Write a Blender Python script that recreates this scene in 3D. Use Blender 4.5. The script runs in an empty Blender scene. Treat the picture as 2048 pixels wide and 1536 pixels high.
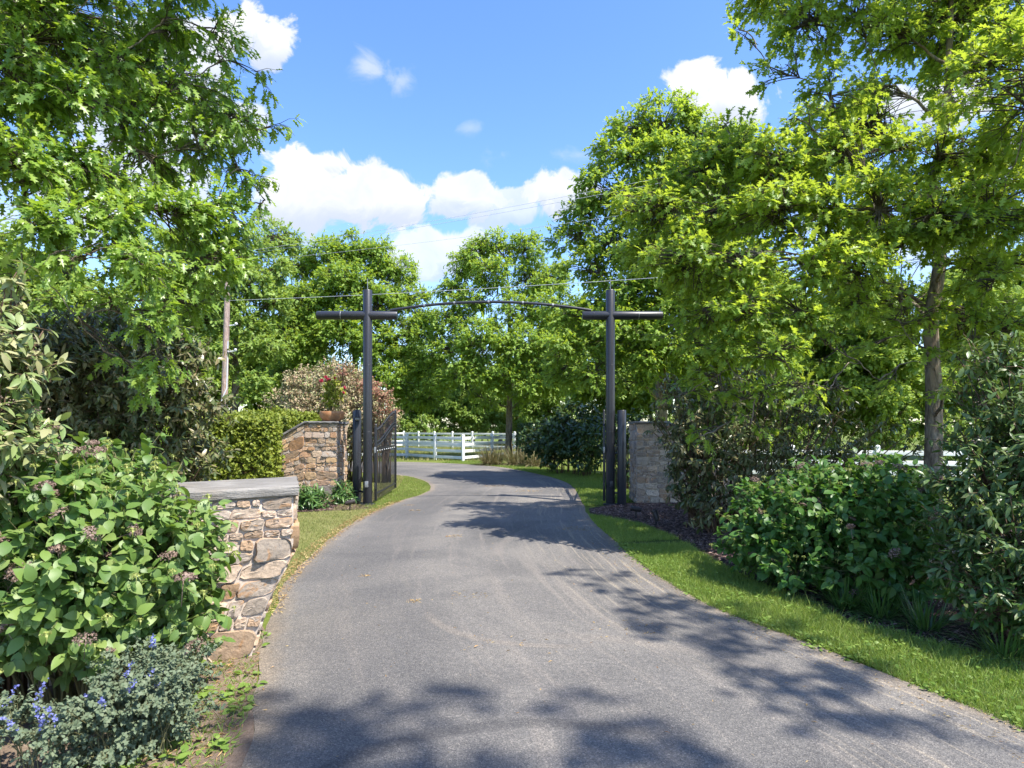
import bpy, bmesh, math
import numpy as np
from mathutils import Vector

SC = bpy.context.scene
COL = SC.collection
FPX, CX, CY, EYE = 1250.0, 1024.0, 852.0, 1.75   # lens of the photograph; eye height in metres


def gp(x, y):
    """ground point in metres from a survey reading"""
    d = FPX * EYE / (y - CY)
    return ((x - CX) * d / FPX, d)


def at(x, y, d):
    """point in metres at distance d"""
    return np.array([(x - CX) * d / FPX, d, EYE + (CY - y) * d / FPX])


def nrm(v):
    return v / np.maximum(np.linalg.norm(v, axis=-1, keepdims=True), 1e-9)


# ------------------------------------------------------------------ mesh helpers
class MB:
    def __init__(s):
        s.V, s.F, s.n = [], [], 0

    def add(s, V, F):
        V = np.asarray(V, float).reshape(-1, 3)
        F = np.asarray(F, int)
        if len(V) == 0:
            return s
        if F.shape[1] == 4:
            F = np.concatenate([F[:, [0, 1, 2]], F[:, [0, 2, 3]]])
        s.V.append(V)
        s.F.append(F + s.n)
        s.n += len(V)
        return s

    def build(s, name, mat, parent=None, smooth=None, off=None, link=True):
        V = np.concatenate(s.V)
        F = np.concatenate(s.F)
        if off is not None:
            V = V - np.asarray(off, float)
        me = bpy.data.meshes.new(name)
        me.vertices.add(len(V))
        me.vertices.foreach_set('co', V.astype(np.float32).ravel())
        me.loops.add(F.size)
        me.loops.foreach_set('vertex_index', F.astype(np.int32).ravel())
        me.polygons.add(len(F))
        me.polygons.foreach_set('loop_start', np.arange(0, F.size, 3, dtype=np.int32))
        if smooth is not None:
            me.polygons.foreach_set('use_smooth', np.ones(len(F), dtype=bool))
        me.update(calc_edges=True)
        if smooth is not None and smooth < 3.1:
            me.set_sharp_from_angle(angle=smooth)
        me.materials.append(mat)
        o = bpy.data.objects.new(name, me)
        if link:
            COL.objects.link(o)
        if parent is not None:
            o.parent = parent
        return o


def empty(name, loc=(0, 0, 0), rz=0.0):
    o = bpy.data.objects.new(name, None)
    o.empty_display_size = .2
    o.location = loc
    o.rotation_euler = (0, 0, rz)
    COL.objects.link(o)
    return o


def tag(o, label=None, cat=None, group=None, kind=None):
    if label: o['label'] = label
    if cat: o['category'] = cat
    if group: o['group'] = group
    if kind: o['kind'] = kind
    return o


def copy_tree(o, parent=None):
    c = o.copy()
    COL.objects.link(c)
    if parent is not None:
        c.parent = parent
    for ch in list(o.children):
        copy_tree(ch, c)
    return c


def tubes(P, R, sides=5, cap=True):
    """P (N,k,3) R (N,k) -> V,F"""
    P = np.asarray(P, float); R = np.asarray(R, float)
    N, k, _ = P.shape
    T = nrm(np.gradient(P, axis=1))
    mt = nrm(P[:, -1] - P[:, 0])
    ref = np.where(np.abs(mt[:, 2:3]) > .8, np.array([[1., 0, 0]]), np.array([[0, 0, 1.]]))[:, None, :]
    U = nrm(np.cross(T, np.broadcast_to(ref, T.shape)))
    W = np.cross(T, U)
    a = np.arange(sides) * 2 * np.pi / sides
    V = P[:, :, None, :] + R[:, :, None, None] * (np.cos(a)[None, None, :, None] * U[:, :, None, :] + np.sin(a)[None, None, :, None] * W[:, :, None, :])
    idx = np.arange(N * k * sides).reshape(N, k, sides)
    A = idx[:, :-1, :]; Bq = np.roll(A, -1, 2); C = idx[:, 1:, :]; D = np.roll(C, -1, 2)
    F = np.stack([A, C, D, Bq], -1).reshape(-1, 4)
    F = np.concatenate([F[:, [0, 1, 2]], F[:, [0, 2, 3]]])
    V = V.reshape(-1, 3)
    if cap:
        n0 = len(V)
        V = np.concatenate([V, P[:, 0], P[:, -1]])
        c0 = n0 + np.arange(N); c1 = n0 + N + np.arange(N)
        f0 = np.stack([np.repeat(c0[:, None], sides, 1), idx[:, 0, :], np.roll(idx[:, 0, :], -1, 1)], -1).reshape(-1, 3)
        f1 = np.stack([np.repeat(c1[:, None], sides, 1), np.roll(idx[:, -1, :], -1, 1), idx[:, -1, :]], -1).reshape(-1, 3)
        F = np.concatenate([F, f0, f1])
    return V, F


def tube(pts, r, sides=10):
    P = np.asarray(pts, float)[None]
    k = P.shape[1]
    R = np.full((1, k), r) if np.isscalar(r) else np.asarray(r, float)[None]
    return tubes(P, R, sides)


def rod(a, b, r, sides=10):
    return tube([a, b], r, sides)


def lathe(prof, c=(0, 0, 0), n=28):
    """prof list of (r,z)"""
    V = []; F = []
    m = len(prof)
    for i in range(n):
        a = 2 * math.pi * i / n
        for r, z in prof:
            V.append((c[0] + r * math.cos(a), c[1] + r * math.sin(a), c[2] + z))
    for i in range(n):
        j = (i + 1) % n
        for q in range(m - 1):
            F.append((i * m + q, j * m + q, j * m + q + 1, i * m + q + 1))
    return np.array(V), np.array(F)


def box(c, s, bev=0.0, rz=0.0, seg=2):
    bm = bmesh.new()
    bmesh.ops.create_cube(bm, size=1)
    bmesh.ops.scale(bm, vec=s, verts=bm.verts)
    if bev > 0:
        bmesh.ops.bevel(bm, geom=list(bm.edges), offset=bev, segments=seg, affect='EDGES', profile=.6)
    bmesh.ops.triangulate(bm, faces=bm.faces)
    bm.verts.index_update()
    V = np.array([v.co[:] for v in bm.verts])
    F = np.array([[v.index for v in f.verts] for f in bm.faces])
    bm.free()
    if rz:
        ca, sa = math.cos(rz), math.sin(rz)
        V = np.stack([V[:, 0] * ca - V[:, 1] * sa, V[:, 0] * sa + V[:, 1] * ca, V[:, 2]], 1)
    return V + np.array(c), F


def smooth_line(pts, n=120):
    P = np.asarray(pts, float)
    P = np.vstack([2 * P[0] - P[1], P, 2 * P[-1] - P[-2]])
    out = []
    for i in range(1, len(P) - 2):
        for t in np.linspace(0, 1, 12, endpoint=False):
            a, b, c, d = P[i - 1], P[i], P[i + 1], P[i + 2]
            out.append(.5 * ((2 * b) + (-a + c) * t + (2 * a - 5 * b + 4 * c - d) * t * t + (-a + 3 * b - 3 * c + d) * t ** 3))
    out.append(P[-2])
    out = np.array(out)
    L = np.r_[0, np.cumsum(np.linalg.norm(np.diff(out, axis=0), axis=1))]
    s = np.linspace(0, L[-1], n)
    return np.stack([np.interp(s, L, out[:, q]) for q in range(out.shape[1])], 1)


def inside(poly, P):
    poly = np.asarray(poly); x, y = P[:, 0], P[:, 1]
    r = np.zeros(len(P), bool)
    j = len(poly) - 1
    for i in range(len(poly)):
        xi, yi = poly[i]; xj, yj = poly[j]
        c = ((yi > y) != (yj > y)) & (x < (xj - xi) * (y - yi) / (yj - yi + 1e-12) + xi)
        r ^= c
        j = i
    return r


def scatter(poly, n, rng):
    poly = np.asarray(poly)
    lo, hi = poly.min(0), poly.max(0)
    out = []
    tot = 0
    while tot < n:
        P = rng.uniform(lo, hi, (n * 2, 2))
        P = P[inside(poly, P)]
        out.append(P); tot += len(P)
    return np.concatenate(out)[:n]


def inst(T, pos, d, n, s, w=1.0):
    """instances of a leaf template (V,F) as one vertex soup"""
    TV, TF = T
    d = nrm(d)
    side = nrm(np.cross(d, n))
    n2 = np.cross(side, d)
    s = np.broadcast_to(np.asarray(s, float), (len(pos),))
    w = np.broadcast_to(np.asarray(w, float), (len(pos),))
    V = pos[:, None] + s[:, None, None] * (TV[None, :, 0:1] * w[:, None, None] * side[:, None] + TV[None, :, 1:2] * d[:, None] + TV[None, :, 2:3] * n2[:, None])
    F = TF[None] + (np.arange(len(pos)) * len(TV))[:, None, None]
    return V.reshape(-1, 3), F.reshape(-1, 3)


# ------------------------------------------------------------------ leaf templates (unit length along +Y)
def lobed_leaf():
    half = [(.19, .22), (.06, .33), (.31, .52), (.09, .60), (.26, .84), (.07, .80)]
    mid = [0, .30, .58, 1.0]
    zf = lambda x, y: -.20 * y * y + .14 * x
    V = [(0, y, zf(0, y)) for y in mid]
    for x, y in half: V.append((x, y, zf(x, y)))
    for x, y in half: V.append((-x, y, zf(x, y)))
    F = []
    for o, fl in ((4, 0), (10, 1)):
        t = [(0, o, o + 1), (0, o + 1, 1), (o + 1, o + 2, o + 3), (1, o + 1, o + 3), (1, o + 3, 2), (o + 3, o + 4, o + 5), (2, o + 3, o + 5), (2, o + 5, 3)]
        F += [q[::-1] if fl else q for q in t]
    return np.array(V), np.array(F)


def ovate_leaf(wd=.34, droop=.25, fold=.12, peak=.38, n=5):
    ys = np.linspace(0, 1, n + 1)
    V = []; F = []
    def wdt(y):
        return wd * (math.sin(math.pi * min(1, (y / peak) * .5)) if y < peak else max(0, math.cos(math.pi / 2 * (y - peak) / (1 - peak))) ** .8)
    for y in ys: V.append((0, y, -droop * y * y))
    L = []; Rr = []
    for y in ys[1:-1]:
        x = wdt(y); L.append(len(V)); V.append((x, y, -droop * y * y + fold * x - .25 * x * x))
    for y in ys[1:-1]:
        x = wdt(y); Rr.append(len(V)); V.append((-x, y, -droop * y * y + fold * x - .25 * x * x))
    for S, fl in ((L, 0), (Rr, 1)):
        t = [(0, S[0], 1)]
        for i in range(len(S) - 1):
            t += [(i + 1, S[i], S[i + 1]), (i + 1, S[i + 1], i + 2)]
        t += [(n - 1, S[-1], n)]
        F += [q[::-1] if fl else q for q in t]
    return np.array(V), np.array(F)


def simple_leaf(w=.3):
    V = np.array([(0, 0, 0), (w, .45, .06), (0, 1, -.16), (-w, .45, .06), (0, .5, -.03)])
    F = np.array([(0, 1, 4), (1, 2, 4), (2, 3, 4), (3, 0, 4)])
    return V, F


def cut_leaf():
    """small broad leaf with three points for trees farther away"""
    V = np.array([(0, 0, 0), (.30, .38, .05), (.12, .52, 0), (.28, .82, -.04), (0, 1, -.16), (-.28, .82, -.04), (-.12, .52, 0), (-.30, .38, .05), (0, .5, -.03)])
    F = np.array([(0, 1, 8), (1, 2, 8), (2, 3, 8), (3, 4, 8), (4, 5, 8), (5, 6, 8), (6, 7, 8), (7, 0, 8)])
    return V, F


OAK = lobed_leaf()
CUT = cut_leaf()
OVATE = ovate_leaf(fold=.22, droop=.3)
LANCE = ovate_leaf(wd=.16, droop=.22, fold=.2, peak=.42, n=4)
SMALL = simple_leaf(.3)
THIN = simple_leaf(.14)
BLADE = (np.array([(-.5, 0, 0), (.5, 0, 0), (-.36, .5, .10), (.36, .5, .10), (0, 1, .38)]), np.array([(0, 1, 3), (0, 3, 2), (2, 3, 4)]))

# ------------------------------------------------------------------ material helpers
def newmat(name):
    m = bpy.data.materials.new(name)
    m.use_nodes = True
    nt = m.node_tree
    for n in list(nt.nodes): nt.nodes.remove(n)
    out = nt.nodes.new('ShaderNodeOutputMaterial')
    return m, nt, out


class NT:
    """terse node builder"""
    def __init__(s, nt): s.nt = nt
    def n(s, t, **k):
        x = s.nt.nodes.new(t)
        for a, b in k.items(): setattr(x, a, b)
        return x
    def l(s, a, b): s.nt.links.new(a, b)
    def put(s, sock, v):
        if isinstance(v, bpy.types.NodeSocket): s.l(v, sock)
        else: sock.default_value = v
    def math(s, op, a, b=0.0, c=0.0, clamp=False):
        x = s.n('ShaderNodeMath', operation=op); x.use_clamp = clamp
        s.put(x.inputs[0], a); s.put(x.inputs[1], b); s.put(x.inputs[2], c)
        return x.outputs[0]
    def noise(s, vec, scale, detail=4, rough=.55, dist=0.0):
        x = s.n('ShaderNodeTexNoise')
        if vec is not None: s.l(vec, x.inputs['Vector'])
        x.inputs['Scale'].default_value = scale; x.inputs['Detail'].default_value = detail
        x.inputs['Roughness'].default_value = rough; x.inputs['Distortion'].default_value = dist
        return x.outputs['Fac']
    def ramp(s, fac, stops, interp='LINEAR'):
        x = s.n('ShaderNodeValToRGB')
        e = x.color_ramp.elements
        x.color_ramp.interpolation = interp
        while len(e) < len(stops): e.new(.5)
        for q, (p, c) in zip(e, stops):
            q.position = p; q.color = (*c, 1) if len(c) == 3 else c
        s.l(fac, x.inputs[0])
        return x.outputs[0]
    def mix(s, fac, a, b, mode='MIX'):
        x = s.n('ShaderNodeMix', data_type='RGBA', blend_type=mode)
        s.put(x.inputs[0], fac)
        for sk, v in ((x.inputs[6], a), (x.inputs[7], b)):
            s.put(sk, (*v, 1) if isinstance(v, tuple) and len(v) == 3 else v)
        return x.outputs[2]
    def step(s, v, a, b):
        x = s.n('ShaderNodeMapRange'); x.interpolation_type = 'SMOOTHSTEP'
        s.put(x.inputs[0], v); x.inputs[1].default_value = a; x.inputs[2].default_value = b
        return x.outputs[0]
    def mapping(s, vec, scale=(1, 1, 1)):
        x = s.n('ShaderNodeMapping'); s.l(vec, x.inputs[0]); x.inputs['Scale'].default_value = scale
        return x.outputs[0]
    def bump(s, h, strength=.5, dist=.01):
        x = s.n('ShaderNodeBump'); s.l(h, x.inputs['Height']); x.inputs['Strength'].default_value = strength; x.inputs['Distance'].default_value = dist
        return x.outputs[0]
    def bsdf(s, col, rough=.8, spec=.3, normal=None, metal=0.0):
        x = s.n('ShaderNodeBsdfPrincipled')
        s.put(x.inputs['Base Color'], (*col, 1) if isinstance(col, tuple) else col)
        s.put(x.inputs['Roughness'], rough)
        x.inputs['Specular IOR Level'].default_value = spec
        x.inputs['Metallic'].default_value = metal
        if normal is not None: s.l(normal, x.inputs['Normal'])
        return x.outputs[0]


def leaf_mat(name, cols, trans, tw=.34, rough=.42, spec=.35):
    m, nt, out = newmat(name); N = NT(nt)
    g = N.n('ShaderNodeNewGeometry')
    k = len(cols)
    c = N.ramp(g.outputs['Random Per Island'], [(i / max(1, k - 1), q) for i, q in enumerate(cols)])
    tc = N.n('ShaderNodeTexCoord')
    big = N.noise(tc.outputs['Object'], .9, 2)
    c = N.mix(N.math('MULTIPLY', N.step(big, .35, .7), .3), c, tuple(min(1, q * 1.35) for q in cols[-1]))
    b = N.bsdf(c, rough, spec)
    t = N.n('ShaderNodeBsdfTranslucent')
    tcx = N.mix(.55, c, trans)
    N.l(tcx, t.inputs[0])
    mx = N.n('ShaderNodeMixShader'); mx.inputs[0].default_value = tw
    N.l(b, mx.inputs[1]); N.l(t.outputs[0], mx.inputs[2]); N.l(mx.outputs[0], out.inputs[0])
    return m


def bark_mat(name, dark, light, sc=14):
    m, nt, out = newmat(name); N = NT(nt)
    tc = N.n('ShaderNodeTexCoord')
    v = N.mapping(tc.outputs['Object'], (1, 1, .22))
    a = N.noise(v, sc, 6, .65, .4)
    c = N.ramp(a, [(.3, dark), (.62, light)])
    pat = N.noise(tc.outputs['Object'], 2.2, 3)
    c = N.mix(N.math('MULTIPLY', N.step(pat, .52, .7), .5), c, (.26, .26, .22))
    N.l(N.bsdf(c, .9, .15, N.bump(a, 1.0, .06)), out.inputs[0])
    return m


def plain_mat(name, col, rough=.6, spec=.3, var=.25, sc=8, bump=0.0, metal=0.0):
    m, nt, out = newmat(name); N = NT(nt)
    tc = N.n('ShaderNodeTexCoord')
    a = N.noise(tc.outputs['Object'], sc, 5, .6)
    c = N.mix(a, tuple(q * (1 - var) for q in col), tuple(min(1, q * (1 + var)) for q in col))
    nn = N.bump(a, bump, .01) if bump else None
    N.l(N.bsdf(c, rough, spec, nn, metal), out.inputs[0])
    return m


M = {}
M['oak_leaf'] = leaf_mat('oak_leaf', [(0.1193, 0.2196, 0.0432), (0.1706, 0.291, 0.0491), (0.2331, 0.3563, 0.0579), (0.2899, 0.38, 0.0667)], (0.672, 0.792, 0.036), 0.5)
M['oak_leaf_deep'] = leaf_mat('oak_leaf_deep', [(0.0983, 0.1868, 0.0337), (0.1441, 0.2577, 0.0384), (0.1966, 0.3156, 0.0481), (0.2555, 0.3479, 0.066)], (0.534, 0.737, 0.038), 0.42, .36, .5)
M['far_leaf'] = leaf_mat('far_leaf', [(0.126, 0.2318, 0.0412), (0.189, 0.3091, 0.0468), (0.2646, 0.3735, 0.0608)], (0.65, 0.78, 0.039), 0.46, .5, .3)
M['pale_leaf'] = leaf_mat('pale_leaf', [(0.1305, 0.2284, 0.0417), (0.1987, 0.3046, 0.0552), (0.2857, 0.3807, 0.093)], (0.486, 0.608, 0.054), 0.42, .5, .3)
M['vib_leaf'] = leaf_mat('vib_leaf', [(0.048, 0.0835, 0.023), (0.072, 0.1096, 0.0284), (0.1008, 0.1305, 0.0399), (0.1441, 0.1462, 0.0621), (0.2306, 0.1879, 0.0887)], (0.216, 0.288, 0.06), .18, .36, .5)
M['vib_sunlit_leaf'] = leaf_mat('vib_sunlit_leaf', [(0.0994, 0.1885, 0.0416), (0.1638, 0.247, 0.0624), (0.2457, 0.273, 0.1144), (0.3978, 0.364, 0.1872)], (0.39, 0.442, 0.104), .26, .4, .5)  # lighter counterpart of vib_leaf, sunlight put into the colour
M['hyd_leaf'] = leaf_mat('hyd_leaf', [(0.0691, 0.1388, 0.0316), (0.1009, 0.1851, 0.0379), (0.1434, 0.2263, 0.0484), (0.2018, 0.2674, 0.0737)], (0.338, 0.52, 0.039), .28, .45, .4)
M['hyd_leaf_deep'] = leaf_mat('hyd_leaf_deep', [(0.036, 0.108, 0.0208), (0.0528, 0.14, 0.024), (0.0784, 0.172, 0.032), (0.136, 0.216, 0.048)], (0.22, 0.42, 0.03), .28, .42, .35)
M['yew_leaf'] = leaf_mat('yew_leaf', [(0.0861, 0.1305, 0.0146), (0.1606, 0.2111, 0.0243), (0.2525, 0.2857, 0.0426)], (0.416, 0.442, 0.026), .25, .5, .3)
M['vib_green_leaf'] = leaf_mat('vib_green_leaf', [(0.0389, 0.0972, 0.0234), (0.0588, 0.132, 0.0288), (0.0864, 0.1637, 0.0396), (0.1642, 0.1901, 0.072)], (0.288, 0.408, 0.06), .24, .38, .45)
M['dark_leaf'] = leaf_mat('dark_leaf', [(0.0315, 0.0683, 0.0164), (0.0501, 0.0955, 0.02), (0.0786, 0.1229, 0.0273)], (0.13, 0.208, 0.039), .18, .36, .5)
M['pink_leaf'] = leaf_mat('pink_leaf', [(0.2, 0.2835, 0.084), (0.35, 0.3915, 0.18), (0.5, 0.4185, 0.276), (0.375, 0.324, 0.168), (0.425, 0.27, 0.18)], (0.4, 0.38, 0.18), .26, .55, .25)
M['red_leaf'] = leaf_mat('red_leaf', [(.30, .14, .09), (.42, .17, .13), (.30, .26, .14)], (.4, .14, .08), .26, .55, .25)
M['mint_leaf'] = leaf_mat('mint_leaf', [(0.1034, 0.1432, 0.0824), (0.1352, 0.175, 0.1048), (0.175, 0.2069, 0.1273)], (0.3, 0.39, 0.15), .2, .7, .15)
M['strap_leaf'] = leaf_mat('strap_leaf', [(0.042, 0.105, 0.0252), (0.07, 0.147, 0.0336), (0.105, 0.182, 0.042)], (0.182, 0.338, 0.039), .2, .35, .5)
M['rose_leaf'] = leaf_mat('rose_leaf', [(0.192, 0.264, 0.02), (0.312, 0.363, 0.03), (0.408, 0.374, 0.05)], (0.4, 0.42, 0.03), .34, .45, .35)
M['weed_leaf'] = leaf_mat('weed_leaf', [(0.091, 0.169, 0.026), (0.143, 0.234, 0.039), (0.208, 0.286, 0.065)], (0.375, 0.525, 0.037), .3, .5, .3)
M['grass'] = leaf_mat('grass_blade', [(0.1269, 0.2061, 0.041), (0.1887, 0.2772, 0.0497), (0.2657, 0.3198, 0.07)], (0.416, 0.598, 0.039), .3, .5, .3)
M['dry_grass'] = leaf_mat('dry_grass_blade', [(0.132, 0.187, 0.0385), (0.22, 0.242, 0.066), (0.33, 0.286, 0.132)], (0.425, 0.45, 0.125), .26, .6, .25)
M['tuft_grass'] = leaf_mat('tuft_blade', [(0.072, 0.108, 0.036), (0.168, 0.156, 0.072), (0.288, 0.216, 0.12)], (0.275, 0.25, 0.075), .2, .6, .25)
M['blue_flower'] = leaf_mat('blue_flower', [(.14, .16, .42), (.20, .22, .54), (.30, .32, .60)], (.2, .2, .6), .25, .6, .2)
M['dried_flower'] = leaf_mat('dried_flower', [(0.16, 0.104, 0.08), (0.24, 0.168, 0.136), (0.32, 0.24, 0.192)], (0.375, 0.25, 0.175), .15, .8, .1)
M['bud'] = leaf_mat('flower_bud', [(.22, .26, .05), (.32, .36, .09), (.42, .44, .16)], (.4, .45, .1), .2, .6, .2)
M['red_flower'] = leaf_mat('red_petal', [(.42, .03, .06), (.55, .07, .12)], (.7, .05, .08), .25, .5, .3)
M['white_fleck'] = leaf_mat('pink_petal', [(.6, .42, .42), (.75, .6, .6)], (.7, .5, .5), .25, .6, .2)
M['bark'] = bark_mat('oak_bark', (.06, .045, .032), (.34, .27, .20), 17)
M['twig'] = bark_mat('twig_bark', (.06, .045, .032), (.16, .13, .10), 30)
M['stem'] = plain_mat('green_stem', (.16, .15, .07), .7, .2)
M['reed'] = plain_mat('brown_stem', (.13, .085, .055), .8, .2)
M['black'] = plain_mat('black_paint', (.030, .032, .040), .36, .5, .25, 30, .05)
M['iron'] = plain_mat('black_iron', (.020, .021, .024), .42, .5, .3, 40)
M['steel'] = plain_mat('grey_steel', (.32, .33, .35), .4, .5, .2, 20, 0, .5)
M['bronze'] = plain_mat('dark_fixture', (.035, .028, .026), .5, .4, .3, 20)
M['white_paint'] = plain_mat('white_fence_paint', (.72, .73, .71), .6, .25, .14, 3)
M['pole_wood'] = bark_mat('pole_wood', (.30, .205, .16), (.50, .38, .32), 22)
M['wire'] = plain_mat('wire', (.6, .62, .64), .45, .5, .1)
M['white_plastic'] = plain_mat('porcelain', (.7, .7, .72), .3, .5, .05)
M['dry_bit'] = leaf_mat('dry_bit', [(.30, .20, .09), (.42, .30, .13), (.5, .40, .2), (.28, .13, .06)], (.4, .3, .1), .1, .8, .1)
M['chip'] = leaf_mat('bark_chip', [(0.075, 0.048, 0.042), (0.135, 0.087, 0.072), (0.225, 0.15, 0.1275), (0.36, 0.255, 0.21)], (0.1, 0.06, 0.05), .02, .9, .1)


def terracotta():
    m, nt, out = newmat('terracotta'); N = NT(nt)
    tc = N.n('ShaderNodeTexCoord')
    a = N.noise(tc.outputs['Object'], 9, 5, .65)
    c = N.ramp(a, [(.3, (.34, .14, .06)), (.55, (.46, .22, .10)), (.75, (.52, .33, .2))])
    b = N.noise(tc.outputs['Object'], 3.0, 4)
    c = N.mix(N.math('MULTIPLY', N.step(b, .5, .7), .6), c, (.20, .15, .09))
    N.l(N.bsdf(c, .7, .3, N.bump(a, .25, .01)), out.inputs[0])
    return m


def stone_mat(name, stops, gx):
    m, nt, out = newmat(name); N = NT(nt)
    g = N.n('ShaderNodeNewGeometry'); tc = N.n('ShaderNodeTexCoord'); P = tc.outputs['Object']
    c = N.ramp(g.outputs['Random Per Island'], stops)
    big = N.noise(P, 7, 5, .65, .8)
    fine = N.noise(P, 45, 5, .7)
    rust = N.noise(P, 5.3, 6, .68, 1.2)
    c = N.mix(N.math('MULTIPLY', N.step(rust, .56, .66), .65), c, (.36, .19, .08))
    grey = N.noise(P, 8.1, 5, .7, .6)
    c = N.mix(N.math('MULTIPLY', N.step(grey, .55, .70), .7), c, (.16, .155, .15))
    lich = N.noise(P, 13, 5, .75)
    c = N.mix(N.math('MULTIPLY', N.step(lich, .60, .67), .6), c, (.045, .045, .042))
    c = N.mix(1.0, c, N.ramp(fine, [(.25, (.72, .72, .72)), (.7, (1.2, 1.2, 1.2))]), 'MULTIPLY')
    vein = N.n('ShaderNodeTexVoronoi'); vein.feature = 'DISTANCE_TO_EDGE'; N.l(P, vein.inputs['Vector']); vein.inputs['Scale'].default_value = 9
    h = N.math('ADD', N.math('MULTIPLY', big, 1.0), N.math('MULTIPLY', fine, .35))
    N.l(N.bsdf(c, .88, .2, N.bump(h, .55, .022)), out.inputs[0])
    return m


CREAM = [(0, (.42, .32, .23)), (.25, (.49, .39, .30)), (.5, (.40, .27, .17)), (.7, (.46, .38, .31)), (.85, (.30, .25, .20)), (1, (.38, .22, .10))]
WARM = [(0, (.46, .29, .16)), (.2, (.52, .40, .29)), (.4, (.38, .22, .12)), (.6, (.40, .35, .30)), (.8, (.50, .33, .17)), (.92, (.27, .24, .22)), (1, (.52, .44, .36))]
GREY = [(0, (.40, .27, .18)), (.2, (.50, .42, .34)), (.4, (.24, .21, .19)), (.6, (.46, .34, .24)), (.8, (.30, .26, .23)), (1, (.52, .44, .36))]
M['stone_cream'] = stone_mat('cream_fieldstone', CREAM, 0)
M['stone_warm'] = stone_mat('warm_fieldstone', WARM, 1)
M['stone_grey'] = stone_mat('grey_fieldstone', GREY, 2)


def mortar_mat():
    m, nt, out = newmat('mortar'); N = NT(nt)
    tc = N.n('ShaderNodeTexCoord')
    a = N.noise(tc.outputs['Object'], 40, 6, .7)
    b = N.noise(tc.outputs['Object'], 4, 3)
    c = N.mix(a, (.46, .39, .32), (.62, .54, .46))
    c = N.mix(N.math('MULTIPLY', b, .4), c, (.36, .28, .22))
    N.l(N.bsdf(c, .95, .1, N.bump(a, .6, .01)), out.inputs[0])
    return m


M['mortar'] = mortar_mat()


def capstone_mat(name, d, l):
    m, nt, out = newmat(name); N = NT(nt)
    tc = N.n('ShaderNodeTexCoord')
    v = N.mapping(tc.outputs['Object'], (.8, 2.2, 9))
    a = N.noise(v, 3.4, 7, .62, .8)
    f = N.noise(tc.outputs['Object'], 60, 4, .7)
    c = N.ramp(a, [(.3, d), (.62, l)])
    st = N.noise(tc.outputs['Object'], 3, 5, .7)
    c = N.mix(N.math('MULTIPLY', N.step(st, .55, .7), .35), c, (.30, .24, .17))
    c = N.mix(N.math('MULTIPLY', f, .3), c, (.13, .125, .12))
    N.l(N.bsdf(c, .8, .25, N.bump(N.math('ADD', a, N.math('MULTIPLY', f, .3)), .8, .03)), out.inputs[0])
    return m


M['cap'] = capstone_mat('bluestone_cap', (.16, .145, .125), (.30, .28, .25))
M['cap_dark'] = capstone_mat('dark_slate_cap', (.13, .125, .12), (.24, .23, .22))


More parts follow.
